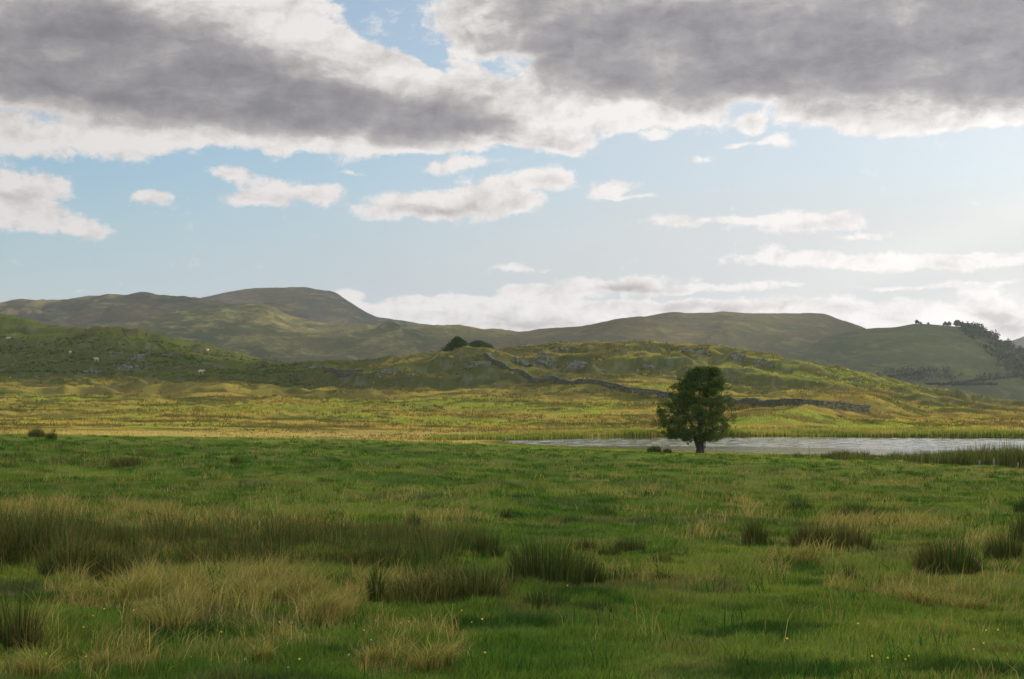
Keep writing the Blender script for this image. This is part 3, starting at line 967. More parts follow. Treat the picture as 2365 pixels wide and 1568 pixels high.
ROCKS = [ # col,row,w,h (photo px), count, label
 (898,862,60,14,9,'scattered grey rocks low on the shaded left face of the knoll'),
 (1102,845,60,26,12,'grey crag on the shaded shoulder of the knoll below the wall corner'),
 (1212,838,50,18,9,'pale crag just right of the wall corner'),
 (1262,840,50,20,9,'broken pale crag in the middle of the rocky band on the knoll'),
 (1325,840,56,14,8,'low pale rocks at the right end of the rocky band on the knoll'),
 (1250,816,36,8,5,'small pale ledge high on the knoll above the rocky band'),
 (1295,803,50,7,6,'low grey rocks on the crest of the knoll behind the bushes'),
 (1500,850,44,7,5,'small grey ledge in rusty grass on the knoll above the long wall'),
 (1606,815,70,20,9,'big grey slab of rock on the crest of the knoll above the lone tree'),
 (1702,828,40,14,6,'bright whitish outcrop right of the big slab on the crest'),
 (1765,842,50,8,5,'dark low rocks on the right shoulder of the crest'),
 (1945,962,30,6,4,'little pale stones on the top of the low spur beside the lake'),
 (1890,976,18,6,3,'two pale stones on the face of the low spur beside the lake'),
 (1775,988,40,6,4,'dark stones at the foot of the low spur by the lake'),
 (2097,951,12,5,2,'single pale boulder right of the end of the long wall'),
 (2132,949,14,6,3,'grey boulder pair right of the end of the long wall'),
 (210,857,60,12,8,'grey outcrop low on the green left hill'),
 (292,850,70,16,9,'larger grey outcrop on the ledge of the green left hill'),
 (265,816,36,10,5,'grey rocks halfway up the green left hill'),
 (325,821,50,12,7,'grey broken rocks under the summit of the green left hill'),
 (392,820,50,10,6,'grey rocks to the right below the summit of the green left hill'),
 (80,884,22,6,3,'pale stones at the foot of the green left hill'),
 (726,850,40,8,5,'low rocks in the saddle between left hill and knoll'),
]


def make_rocks(mat):
    for i, (px, py, w, h, n, lab) in enumerate(ROCKS):
        p = ground_at(px, py, 322 if px < 480 else 150, 600)
        s = p[1]/F
        W = w*s; H = h*s*.9
        parts = []
        r = np.random.default_rng(100+i)
        n = int(n*1.7)
        xs = r.uniform(-.5, .5, n*3)*W; ys = r.uniform(-.5, .5, n*3)*min(W*.4, 4)
        gz = ground_z(xs+p[0], ys+p[1])-p[2]
        for j in range(n*3):
            k = r.uniform(.25, .8)*(1-abs(xs[j])/W*.8)
            hz = H*k*.5
            V, T = rock_mesh(max(.3, W/n*r.uniform(.35, .8)), max(.3, W/n*r.uniform(.3, .7)), hz, 7*j+i, 2)
            a = r.uniform(-.4, .4); c, sn = math.cos(a), math.sin(a)
            V = V@np.array([[c, 0, sn], [0, 1, 0], [-sn, 0, c]]).T
            V = V+np.array([xs[j], ys[j], gz[j]+hz*.3])
            parts.append((V, T, np.zeros((len(V), 3))))
        V, T = rock_mesh(W*.52, min(W*.2, 2.2), H*.22, 900+i, 3); gb = ground_z(V[:, 0]+p[0], V[:, 1]+p[1])-p[2]
        V = V+np.stack([0*gb, 0*gb, gb], 1); parts.append((V, T, np.zeros((len(V), 3))))
        V, T, C = join(parts)
        o = build('rock_outcrop', V, T, mat, loc=(p[0], p[1], p[2]))
        tag(o, lab, 'rock outcrop', 'rock outcrops on the hills')


# ------------------------------------------------------------------ sheep
def make_sheep(mw, mf, ml):
    root = empty('sheep', (0, 0, 0))
    V, T = ICO[3]; V = V.copy()
    f = fbm(V[:, 0]*3, V[:, 1]*3+V[:, 2]*2.3, 1, 3, 2)
    V = V*(1+.10*f[:, None])
    V[:, 2] = np.where(V[:, 2] < -.5, -.5-(-.5-V[:, 2])*.5, V[:, 2])
    V = V*np.array([.56, .27, .30])+np.array([0, 0, .62])
    bt = [(V, T, np.zeros((0, 4), int))]
    # neck, head, legs, tail all fused into the one body mesh
    bt.append(tube([(.40, 0, .70), (.56, 0, .80), (.66, 0, .84)], [.17, .12, .08], 10))
    bt.append(tube([(-.50, 0, .72), (-.60, 0, .62), (-.61, 0, .45)], [.06, .05, .03], 6))
    for sx, sy in ((.34, .14), (.34, -.14), (-.36, .14), (-.36, -.14)):
        hock = -.05 if sx < 0 else .02
        bt.append(tube([(sx, sy, .5), (sx+hock*-.4, sy, .33), (sx+hock, sy, .24), (sx, sy, .05), (sx+.02, sy, 0)], [.10, .06, .035, .028, .035], 7))
    V, T, Q = join_tq(bt)
    build('body', V, T, mw, root, smooth=True, quads=Q)
    hd = [tube([(.60, 0, .86), (.68, 0, .85), (.78, 0, .77), (.85, 0, .70)], [.075, .085, .062, .038], 10)]
    for sy in (1, -1):
        hd.append(tube([(.64, .06*sy, .90), (.62, .13*sy, .91), (.60, .19*sy, .88)], [.02, .028, .008], 6))
    V, T, Q = join_tq(hd); build('head', V, T, mf, root, smooth=True, quads=Q)
    return root


# ------------------------------------------------------------------ posts
def fence_post(mat):
    V, T, Q = tube([(0, 0, -.3), (0, 0, .4), (.015, 0, 1.1), (.015, 0, 1.16)], [.07, .065, .06, .035], 8)
    o = build('fence_post', V, T, mat, quads=Q)
    return o


# ------------------------------------------------------------------ flowers
def flower(mp, mc, ms, name, label, group, petals=14, r=.016):
    root = empty(name, (0, 0, 0)); tag(root, label, 'flower', group)
    V, T, Q = tube([(0, 0, -.02), (.004, 0, .05), (0, 0, .105)], [.0016, .0014, .0012], 5)
    build('stem', V, T, ms, root, quads=Q)
    vs = []; ts = []
    for i in range(petals):
        for ring, (rr_, zz) in enumerate(((r, .110), (r*.65, .118))):
            a = 2*math.pi*(i+.5*ring)/petals
            c, s = math.cos(a), math.sin(a); c2, s2 = -s, c; w = r*.22
            b = len(vs)
            vs += [(0, 0, .106), (c*rr_*.6+c2*w, s*rr_*.6+s2*w, zz-.001), (c*rr_, s*rr_, zz+.003), (c*rr_*.6-c2*w, s*rr_*.6-s2*w, zz-.001)]
            ts += [(b, b+1, b+2), (b, b+2, b+3)]
    build('flower_head', np.array(vs), np.array(ts), mp, root)
    return root


# ------------------------------------------------------------------ far hills
def hill(name, crest, Yc, Yb, Yback, zb, mat, amp, seed, px0, px1, cols=260, rows=120, gul=1.0, power=.8):
    """ridge with a photo-traced skyline standing at distance Yc, real flanks falling to both sides"""
    px = np.linspace(px0, px1, cols)
    cr = np.array(crest, float)
    py = np.interp(px, cr[:, 0], cr[:, 1])
    k = np.hanning(7)[1:-1]; k /= k.sum(); py = np.convolve(np.pad(py, 2, 'edge'), k, 'valid')
    Ycv = np.full(cols, float(Yc)) if not callable(Yc) else Yc(px)
    zc = -(py-HY)/F*Ycv
    t = np.concatenate([np.linspace(0, 1, rows), 1+np.linspace(0, 1, rows//3)[1:]])
    V = np.zeros((len(t), cols, 3))
    for i, tt in enumerate(t):
        if tt <= 1: Y = Yb+(Ycv-Yb)*tt; g = tt
        else: Y = Ycv+(Yback-Ycv)*(tt-1); g = 2-tt
        X = (px-CX)/F*Y
        sh = np.sin(g*np.pi/2)**(1/power) if tt <= 1 else g**1.2
        r = ridged(X*1.0, Y*.45, 340, 5, seed); n = fbm(X, Y*.7, 160, 5, seed+3)
        env = np.sin(np.clip(g, 0, 1)*np.pi)**.8 if tt <= 1 else 0*X
        crag = .05*fbm(X, Y, 45, 3, seed+5)*sstep(.5, 1, np.full_like(X, g))
        z = zb+(zc-zb)*sh+amp*env*((r-.55)*1.3*gul+n*.5)+amp*crag
        V[i, :, 0] = X; V[i, :, 1] = Y; V[i, :, 2] = z
    idx = np.arange(len(t)*cols).reshape(len(t), cols)
    Q = np.stack([idx[:-1, :-1], idx[:-1, 1:], idx[1:, 1:], idx[1:, :-1]], -1).reshape(-1, 4)
    o = build(name, V.reshape(-1, 3), None, mat, smooth=True, quads=Q)
    tag(o, kind='structure')
    return V


def make_hills():
    m_l = hill_mat('moor_left', (.056, .060, .032), (.100, .082, .042), (.23, .19, .080), .006)
    m_s = hill_mat('moor_spur', (.060, .070, .028), (.115, .105, .042), (.27, .24, .085), .010)
    m_r = hill_mat('moor_right', (.066, .070, .034), (.095, .080, .040), (.16, .135, .058), .007)
    m_f = hill_mat('fell_far', (.07, .08, .05), (.08, .08, .05), (.10, .1, .06), .002)
    m_w = hill_mat('valley_slope', (.050, .064, .028), (.085, .094, .034), (.13, .135, .048), .012)
    H = {}
    H['dome'] = hill('hill', [(200,760),(380,720),(455,692),(500,680),(560,668),(600,666),(640,665),(690,668),(740,677),(770,682),(790,692),(815,708),(840,722),(870,735),(900,741),(960,749),(1000,756),(1060,763),(1100,766),(1190,769),(1300,790),(1500,830)], 3100, 2300, 3900, -28, m_l, 34, 1, 150, 1500)
    H['left'] = hill('hill', [(-500,740),(-200,725),(0,712),(30,702),(55,697),(85,698),(105,702),(150,700),(165,698),(200,695),(225,698),(245,700),(285,701),(300,692),(325,684),(345,682),(375,686),(400,690),(455,692),(520,700),(600,715),(680,735),(760,760),(900,790)], 2500, 1500, 3300, -28, m_l, 32, 2, -600, 950, gul=1.2)
    H['spur'] = hill('hill', [(-300,840),(150,822),(250,790),(330,768),(400,742),(460,722),(510,710),(550,705),(575,702),(600,700),(622,704),(640,714),(665,728),(700,739),(760,745),(830,750),(900,756),(1000,765),(1100,773),(1200,782),(1400,830)], 2000, 1150, 2450, -28, m_s, 34, 3, -350, 1450, gul=1.3)
    H['right'] = hill('hill', [(850,830),(1000,790),(1100,774),(1150,769),(1210,765),(1300,757),(1400,748),(1450,744),(1520,737),(1570,733),(1640,731),(1665,727),(1720,727),(1780,724),(1850,723),(1900,725),(1915,729),(1930,737),(1965,748),(1985,757),(2010,770),(2100,790),(2300,860),(2500,900)], 1900, 1000, 2600, -28, m_r, 24, 4, 800, 2600)
    H['wood'] = hill('hill', [(1850,800),(1950,775),(1995,765),(2030,760),(2070,758),(2110,751),(2160,754),(2220,756),(2250,758),(2275,770),(2300,785),(2330,800),(2364,818),(2450,845),(2600,870),(2900,880)], 1650, 950, 2100, -28, m_w, 13, 5, 1820, 2950)
    H['far'] = hill('hill', [(2150,850),(2250,815),(2310,796),(2364,776),(2450,745),(2600,700),(2800,690),(3200,720)], 4000, 3000, 4900, -28, m_f, 30, 6, 2100, 3300)
    return H


# ------------------------------------------------------------------ valley trees and woodland
def make_far_trees(H):
    # one broadleaf and one conifer, copied
    def sampler(V):
        R, C, _ = V.shape
        P = V.reshape(-1, 3); px = CX+F*P[:, 0]/P[:, 1]; py = HY-F*P[:, 2]/P[:, 1]
        return P, px, py
    def skyline(px):
        k = np.nonzero(np.abs(pxw-px) < 5)[0]; return Pw[k[np.argmin(pyw[k])]]
    Pw, pxw, pyw = sampler(H['wood'][:120])
    def onhill(px, py):
        k = np.argmin((pxw-px)**2+(pyw-py)**2); return Pw[k]
    bl = bush(2190, 752, 1640, 10, 11, 'x', 'ridge_tree', (.035, .05, .018), None, 30, .55, 3, gz=-(752-HY)/F*1640)
    groupr = 'trees on the skyline of the wooded ridge'
    items = [(2113,2,9,'broad low tree on the ridge skyline, first from the saddle'),(2127,1,5,'small shrubby tree on the bare ridge skyline beside the first'),(2147,1,5,'tiny tree alone in the middle of the bare ridge skyline'),(2186,3,9,'thin round headed tree standing apart on the ridge skyline'),(2194,3,10,'thin round headed tree touching its neighbour on the ridge skyline'),
             (2209,1,14,'broad dense tree where the ridge wood begins'),(2216,0,14,'dense tree just inside the start of the ridge wood'),(2224,-1,11,'lower dense tree before the tall conifer on the ridge')]
    first = True
    for px, dy, h, lab in items:
        y = np.interp(px, [1995,2070,2110,2160,2220,2250], [765,758,751,754,756,758])
        p = skyline(px)
        sc = h/9.0
        if first:
            r = bl; r.location = (p[0], p[1], p[2]-.5); r.scale = (sc*1.2, sc*1.2, sc); first = False
            r['label'] = lab; r['group'] = groupr
        else:
            copy_thing(bl, (p[0], p[1], p[2]-.5), px*.7, (sc*1.1, sc*1.1, sc), lab)
    # conifer
    root = empty('conifer_tree', (0, 0, 0)); tag(root, 'x', 'tree', groupr)
    V, T, Q = tube([(0, 0, -1), (0, 0, 6), (0, 0, 10)], [.3, .2, .05], 6); build('trunk', V, T, M_BARK, root, quads=Q)
    lv = []
    for i in range(60):
        t = i/60; a = i*2.4; rr_ = 2.6*(1-t)*random.uniform(.5, 1)
        lv.append(leaves((math.cos(a)*rr_, math.sin(a)*rr_, 1+9.2*t), .8*(1.15-t), 30, .5, np.array([.018, .030, .014]), .5))
    V, T, C = join(lv); build('crown', V, T, M_LEAF, root, cols=C)
    ci = [(2236,15,'tallest pointed conifer on the wooded ridge skyline'),(2243,11,'pointed conifer just below the tallest one on the ridge'),(2250,9,'small pointed conifer at the ridge shoulder'),(2281,9,'pointed conifer standing out halfway down the wooded skyline'),(2231,10,'narrow conifer on the near side of the tallest one'),(2266,7,'small conifer above the steep wooded slope')]
    for k, (px, h, lab) in enumerate(ci):
        p = skyline(px)
        sc = h/F*p[1]/10.5
        if k == 0: root.location = (p[0], p[1], p[2]-.4); root.scale = (sc,)*3; root['label'] = lab
        else: copy_thing(root, (p[0], p[1], p[2]-.4), k, (sc, sc, sc), lab)
    # wood hanging on the steep right slope: one mass
    lv = []
    for i in range(300):
        px = random.uniform(2225, 2420)
        ys = np.interp(px, [2200,2250,2275,2300,2330,2364,2450], [757,758,770,785,800,818,845])
        py = ys+random.random()**2.2*min(62, (px-2200)*.6)
        p = onhill(px, py)
        h = random.uniform(4, 8)
        lv.append(leaves((p[0]+random.uniform(-6, 6), p[1]+random.uniform(-8, 8), p[2]+h*.45), h*.6, 22, 1.2, np.array([.028, .042, .016])*random.uniform(.7, 1.4), 1.0))
    for i in range(150):     # wood at the foot of the slopes
        px = random.choice([random.gauss(2330, 45), random.gauss(2250, 40), random.gauss(2130, 60), random.gauss(2350, 25)])
        py = 872+random.uniform(0, 60) if px > 2200 else random.uniform(862, 885)
        if px > 2330 and random.random() < .6: py = random.uniform(838, 858)
        p = onhill(px, min(py, 880)) if py < 882 else None
        if p is None:
            Y = random.uniform(800, 990); x = (px-CX)/F*Y; p = (x, Y, float(ground_z(np.array([x]), np.array([Y]))[0]))
        h = random.uniform(5, 10)
        lv.append(leaves((p[0], p[1], p[2]+h*.5), h*.55, 26, 1.0, np.array([.030, .045, .017])*random.uniform(.7, 1.4), 1.0))
    V, T, C = join(lv)
    tag(build('woodland', V, T, M_LEAF, cols=C), 'dark woodland on the steep ridge slope and valley floor at the right', 'woodland', kind='stuff')
    # low summit scrub line and hedges on valley pastures
    for k, (a, b, lab) in enumerate([((2195,888),(2364,868),'dark field hedge crossing the distant valley pasture'),((2010,878),(2160,858),'thin hedge on the lower slope of the right fell'),((2140,905),(2300,897),'lower hedge beside the clustered valley trees')]):
        lv = []
        for i in range(90):
            t = i/89; px = a[0]+(b[0]-a[0])*t; py = a[1]+(b[1]-a[1])*t; p = onhill(px, min(py, 889)+random.uniform(-.5, .5))
            lv.append(leaves((0+p[0], p[1], p[2]+.8), 1.6, 14, .8, np.array([.03, .04, .018]), .6))
        V, T, C = join(lv)
        tag(build('hedge', V, T, M_LEAF, cols=C), lab, 'hedge', 'hedges in the far valley')


# ------------------------------------------------------------------ unseen clouds, added to cast the shade
def shade_cloud(name, outline, alt, thick, label):
    """an added flat-bottomed cloud whose shade falls on the given ground outline"""
    off = S3*(alt/S3.z)
    # ground points may carry their height: the slanting sun shifts their place under the cloud
    P = np.array([(p[0]-(p[2]*S3.x/S3.z if len(p) > 2 else 0), p[1]-(p[2]*S3.y/S3.z if len(p) > 2 else 0)) for p in outline], float)
    x0, y0 = P.min(0)-20; x1, y1 = P.max(0)+20
    n = 90
    gx, gy = np.meshgrid(np.linspace(x0, x1, n), np.linspace(y0, y1, n), indexing='ij')
    size = max(x1-x0, y1-y0)
    sd = poly_sdf(gx, gy, P)+size*.012*fbm(gx, gy, size*.10, 3, 5)
    h = np.clip(-sd/(size*.06), 0, 1)
    top = thick*np.sqrt(h)*(.75+.5*fbm(gx, gy, size*.12, 4, 6)); bot = -thick*.25*np.sqrt(h)
    V = np.concatenate([np.stack([gx+off.x, gy+off.y, alt+top], -1).reshape(-1, 3), np.stack([gx+off.x, gy+off.y, alt+bot], -1).reshape(-1, 3)])
    i = np.arange(n*n).reshape(n, n)
    ok = (sd < 0); cell = ok[:-1, :-1] & ok[1:, :-1] & ok[:-1, 1:] & ok[1:, 1:]
    q = np.stack([i[:-1, :-1], i[1:, :-1], i[1:, 1:], i[:-1, 1:]], -1)[cell]
    o = build(name, V, None, M_CLOUD, smooth=True, quads=np.concatenate([q, q[:, ::-1]+n*n]))
    tag(o, kind='structure')


# ------------------------------------------------------------------ world
CLOUDS = [ # column,row,rx,ry,rot,cover  (photo pixels about the fixed viewpoint's compass bearing / elevation)
 (40,60,460,150,0,2.4),(430,80,400,130,-4,2.4),(690,50,100,80,0,1.3),(230,200,270,110,0,2.2),(60,150,150,80,0,1.6),(600,215,440,115,-6,2.4),(960,240,250,80,-14,2.2),
 (1180,275,180,55,-17,2.1),(1290,312,80,34,-20,1.7),(800,315,400,36,0,1.7),(280,325,200,42,4,1.7),(930,160,140,34,-26,1.7),(1120,195,110,34,-26,1.6),(0,320,90,62,0,1.6),
 (40,435,115,48,0,1.8),(70,505,130,34,4,1.6),(205,532,52,24,0,1.4),(357,446,46,22,0,1.6),(530,400,66,24,-4,1.4),(615,450,105,32,8,1.6),(757,448,56,26,0,1.5),(815,397,44,9,0,.8),
 (1060,380,120,20,2,1.4),(950,470,120,34,4,1.7),(1110,455,150,48,8,1.6),(1190,472,80,26,0,1.3),(1275,412,62,30,0,1.7),(1395,438,80,24,6,1.4),(1470,453,60,8,0,.9),
 (1260,10,300,90,8,2.2),(1500,80,380,150,0,2.4),(1380,180,200,70,14,1.9),(1450,268,150,42,4,1.8),(1590,250,120,50,-14,1.7),(1110,90,70,36,34,1.1),
 (1900,70,360,150,0,2.4),(2250,90,360,175,0,2.4),(1830,170,150,60,8,1.8),(1970,240,180,45,8,1.9),(2190,265,170,40,4,1.9),(2350,215,170,58,-12,2.0),
 (1740,290,34,26,0,1.3),(1722,332,50,9,0,1.1),(1812,326,50,17,0,1.5),(1515,316,40,16,0,1.4),(1610,360,44,12,0,.8),(1970,296,44,18,0,1.2),
 (1560,512,70,18,0,1.1),(1850,512,150,28,2,1.6),(1700,503,90,12,0,1.2),(1970,546,80,12,3,1.0),(1950,602,290,21,0,1.7),(1780,578,40,16,0,1.1),(2250,600,200,18,0,1.5),
 (1190,622,76,11,3,1.3),(1420,658,190,24,2,1.8),(1700,666,200,12,1,1.4),(1230,674,80,18,-4,1.5),(1040,694,150,16,0,1.5),(900,724,130,22,0,1.5),(812,692,40,24,0,1.4),
 (1250,735,420,48,0,2.2),(1800,722,440,36,0,2.1),(2090,657,120,7,0,1.1),(2290,650,130,10,0,1.2),(2330,710,120,36,-25,1.7),(2250,760,200,40,0,1.8),(1900,765,420,34,0,1.9),
]
DARKS = [ # thick parts of the banks
 (60,90,300,90,0,.85),(380,90,280,40,-6,.45),(280,205,260,56,-6,.8),(620,215,330,54,-6,1.0),(870,268,260,38,-8,.6),(1060,285,130,24,-14,.3),(450,285,260,20,0,.25),
 (1230,20,240,60,14,.7),(1480,100,260,74,10,.85),(1560,190,150,50,0,.35),(1850,80,340,84,6,1.0),(2180,180,320,62,2,.9),(2350,60,260,100,0,.8),
 (1450,662,170,12,1,.35),(1200,752,300,20,0,.35),(1700,708,300,16,0,.30),(2300,735,120,20,-25,.35),
 (40,458,90,20,0,.30),(1100,480,130,18,4,.38),(940,488,80,12,0,.3),(620,464,70,12,0,.3),(1870,524,90,9,0,.25),(1290,428,46,12,0,.25),
]
SKY_STR = .092
CLOUD_STR = .66
REST_STR = 1.65


def make_world():
    w = bpy.data.worlds.new('World'); scene.world = w; w.use_nodes = True
    nt = w.node_tree; nt.nodes.clear()
    out = nt.nodes.new('ShaderNodeOutputWorld')
    sky = nt.nodes.new('ShaderNodeTexSky'); sky.sky_type = 'NISHITA'; sky.sun_disc = False
    sky.sun_elevation = SUN_EL; sky.sun_rotation = SUN_AZ
    sky.air_density = 1.15; sky.dust_density = .6; sky.ozone_density = 3.5
    bg = nt.nodes.new('ShaderNodeBackground'); bg.inputs[1].default_value = SKY_STR
    nt.links.new(sky.outputs[0], bg.inputs[0])
    tc = nt.nodes.new('ShaderNodeTexCoord'); sp = nt.nodes.new('ShaderNodeSeparateXYZ'); nt.links.new(tc.outputs['Generated'], sp.inputs[0])
    x, y, z = sp.outputs
    az = mathn(nt, 'ARCTAN2', x, y)
    hyp = mathn(nt, 'SQRT', mathn(nt, 'ADD', mathn(nt, 'MULTIPLY', x, x), mathn(nt, 'MULTIPLY', y, y)))
    te = mathn(nt, 'DIVIDE', z, mathn(nt, 'MAXIMUM', hyp, .05))
    cb = nt.nodes.new('ShaderNodeCombineXYZ')
    nt.links.new(mathn(nt, 'MULTIPLY', az, F), cb.inputs[0]); nt.links.new(mathn(nt, 'MULTIPLY', te, F), cb.inputs[1])
    P = cb.outputs[0]
    # domain warp
    w1 = noise(nt, vmul(nt, P, (1, 1.5, 1)), 1/190, 5, .6)
    wv = nt.nodes.new('ShaderNodeVectorMath'); wv.operation = 'MULTIPLY_ADD'
    sub = nt.nodes.new('ShaderNodeVectorMath'); sub.operation = 'SUBTRACT'; nt.links.new(w1.outputs['Color'], sub.inputs[0]); sub.inputs[1].default_value = (.5, .5, .5)
    nt.links.new(sub.outputs[0], wv.inputs[0]); wv.inputs[1].default_value = (95, 60, 0); nt.links.new(P, wv.inputs[2])
    PW = wv.outputs[0]
    def field(items, k0):
        acc = None
        for (px, py, rx, ry, rot, cov) in items:
            a = math.atan((px-CX)/F); A = a*F; Tt = (HY-py)*math.cos(a)
            mp = nt.nodes.new('ShaderNodeMapping'); mp.vector_type = 'TEXTURE'
            mp.inputs['Location'].default_value = (A, Tt, 0); mp.inputs['Rotation'].default_value = (0, 0, math.radians(rot))
            mp.inputs['Scale'].default_value = (rx*k0, ry*k0, 1)
            nt.links.new(PW, mp.inputs[0])
            gt = nt.nodes.new('ShaderNodeTexGradient'); gt.gradient_type = 'SPHERICAL'
            nt.links.new(mp.outputs[0], gt.inputs[0])
            k = gt.outputs['Fac']
            acc = mathn(nt, 'MULTIPLY', k, cov) if acc is None else mathn(nt, 'MULTIPLY_ADD', k, cov, acc)
        return acc
    Fa = field([c[:6] for c in CLOUDS], 1.30)
    Ga = field(DARKS, 1.9)
    Ga = mathn(nt, 'MULTIPLY', Ga, 1.12)
    # finer warp for the billows
    w2 = noise(nt, PW, 1/34, 4, .6)
    wv2 = nt.nodes.new('ShaderNodeVectorMath'); wv2.operation = 'MULTIPLY_ADD'
    sub2 = nt.nodes.new('ShaderNodeVectorMath'); sub2.operation = 'SUBTRACT'; nt.links.new(w2.outputs['Color'], sub2.inputs[0]); sub2.inputs[1].default_value = (.5, .5, .5)
    nt.links.new(sub2.outputs[0], wv2.inputs[0]); wv2.inputs[1].default_value = (34, 26, 0); nt.links.new(PW, wv2.inputs[2])
    PWd = vmul(nt, wv2.outputs[0], (1, 1.35, 1))
    d1 = noise(nt, vmul(nt, PW, (1, 1.35, 1)), 1/88, 9, .60)
    off = nt.nodes.new('ShaderNodeVectorMath'); off.operation = 'ADD'; nt.links.new(PW, off.inputs[0]); off.inputs[1].default_value = (16, -12, 0)
    d1b = noise(nt, vmul(nt, off.outputs[0], (1, 1.35, 1)), 1/88, 9, .60)
    d2 = noise(nt, vmul(nt, PW, (1, 2.1, 1)), 1/210, 6, .6)
    def puff(vec):
        v = nt.nodes.new('ShaderNodeTexVoronoi'); v.feature = 'F1'; v.voronoi_dimensions = '2D'; v.normalize = False
        v.inputs['Scale'].default_value = 1/58; v.inputs['Detail'].default_value = 3; v.inputs['Roughness'].default_value = .6; v.inputs['Lacunarity'].default_value = 2.2
        nt.links.new(vec, v.inputs['Vector']); return v.outputs['Distance']
    pA = puff(PWd)
    dens = mathn(nt, 'ADD', mathn(nt, 'MINIMUM', Fa, 1.45), mathn(nt, 'MULTIPLY_ADD', d1.outputs[0], 1.9, -1.0))
    dens = mathn(nt, 'MULTIPLY_ADD', pA, -.45, mathn(nt, 'ADD', dens, .26))
    al = nt.nodes.new('ShaderNodeMapRange'); al.interpolation_type = 'SMOOTHSTEP'
    nt.links.new(dens, al.inputs[0]); al.inputs[1].default_value = .05; al.inputs[2].default_value = .72
    relief = mathn(nt, 'MULTIPLY', mathn(nt, 'SUBTRACT', d1b.outputs[0], d1.outputs[0]), 1.0)
    g = mathn(nt, 'ADD', mathn(nt, 'MINIMUM', Ga, .95), mathn(nt, 'MULTIPLY', mathn(nt, 'MULTIPLY_ADD', Ga, .75, .42, clamp=True), mathn(nt, 'ADD', mathn(nt, 'MULTIPLY_ADD', d1.outputs[0], .55, -.26), mathn(nt, 'MULTIPLY_ADD', d2.outputs[0], 2.1, -1.08))))
    core = nt.nodes.new('ShaderNodeMapRange'); core.interpolation_type = 'SMOOTHSTEP'; nt.links.new(mathn(nt, 'MULTIPLY_ADD', Fa, .45, mathn(nt, 'MULTIPLY', dens, .36)), core.inputs[0]); core.inputs[1].default_value = .38; core.inputs[2].default_value = 1.15; core.inputs[3].default_value = .15
    g = mathn(nt, 'MULTIPLY', g, core.outputs[0])
    g = mathn(nt, 'ADD', mathn(nt, 'ADD', g, relief), mathn(nt, 'MULTIPLY_ADD', pA, .07, -.03))
    cr = ramp(nt, mathn(nt, 'MULTIPLY', g, .62), [(0, (.96, .925, .90)), (.14, (.78, .745, .72)), (.30, (.53, .50, .495)), (.50, (.37, .355, .365)), (.74, (.265, .257, .282)), (1, (.20, .197, .222))])
    # clouds nearer the sun glow more
    gl = nt.nodes.new('ShaderNodeMapRange'); nt.links.new(az, gl.inputs[0]); gl.inputs[1].default_value = -.36; gl.inputs[2].default_value = .40
    gl.inputs[3].default_value = .78*CLOUD_STR; gl.inputs[4].default_value = 1.12*CLOUD_STR
    bgc = nt.nodes.new('ShaderNodeBackground'); nt.links.new(cr.outputs[0], bgc.inputs[0]); nt.links.new(gl.outputs[0], bgc.inputs[1])
    # thin high veil, thicker toward the sun and the horizon
    vf = nt.nodes.new('ShaderNodeMapRange'); nt.links.new(az, vf.inputs[0]); vf.inputs[1].default_value = -.34; vf.inputs[2].default_value = .10; vf.inputs[3].default_value = 0; vf.inputs[4].default_value = .85
    ve = nt.nodes.new('ShaderNodeMapRange'); nt.links.new(te, ve.inputs[0]); ve.inputs[1].default_value = .02; ve.inputs[2].default_value = .15; ve.inputs[3].default_value = .85; ve.inputs[4].default_value = .0
    veil = mathn(nt, 'MULTIPLY', mathn(nt, 'ADD', mathn(nt, 'MULTIPLY', vf.outputs[0], mathn(nt, 'MULTIPLY_ADD', ve.outputs[0], .5, .7)), ve.outputs[0]), mathn(nt, 'MULTIPLY_ADD', d2.outputs[0], .5, .75))
    veil = mathn(nt, 'MINIMUM', veil, .93)
    vc = ramp(nt, mathn(nt, 'MULTIPLY_ADD', az, 1.35, .5), [(0, (.40, .50, .60)), (.45, (.60, .645, .67)), (.7, (.70, .715, .725)), (1, (.84, .835, .82))])
    bgv = nt.nodes.new('ShaderNodeBackground'); bgv.inputs[1].default_value = CLOUD_STR; nt.links.new(vc.outputs[0], bgv.inputs[0])
    mv = nt.nodes.new('ShaderNodeMixShader'); nt.links.new(veil, mv.inputs[0]); nt.links.new(bg.outputs[0], mv.inputs[1]); nt.links.new(bgv.outputs[0], mv.inputs[2])
    m1 = nt.nodes.new('ShaderNodeMixShader'); nt.links.new(al.outputs[0], m1.inputs[0]); nt.links.new(mv.outputs[0], m1.inputs[1]); nt.links.new(bgc.outputs[0], m1.inputs[2])
    # rest of the sky: broken cloud
    n0 = noise(nt, tc.outputs['Generated'], 3.0, 5, .6)
    al2 = nt.nodes.new('ShaderNodeMapRange'); al2.interpolation_type = 'SMOOTHSTEP'; nt.links.new(n0.outputs[0], al2.inputs[0]); al2.inputs[1].default_value = .40; al2.inputs[2].default_value = .62
    bg2 = nt.nodes.new('ShaderNodeBackground'); bg2.inputs[0].default_value = (.90, .88, .88, 1); bg2.inputs[1].default_value = REST_STR
    m2 = nt.nodes.new('ShaderNodeMixShader'); nt.links.new(al2.outputs[0], m2.inputs[0]); nt.links.new(bg.outputs[0], m2.inputs[1]); nt.links.new(bg2.outputs[0], m2.inputs[2])
    # window of detailed cloud (skipped elsewhere, for speed)
    ina = mathn(nt, 'LESS_THAN', mathn(nt, 'ABSOLUTE', az), .52)
    ine = mathn(nt, 'LESS_THAN', te, .36)
    m3 = nt.nodes.new('ShaderNodeMixShader'); nt.links.new(mathn(nt, 'MULTIPLY', ina, ine), m3.inputs[0])
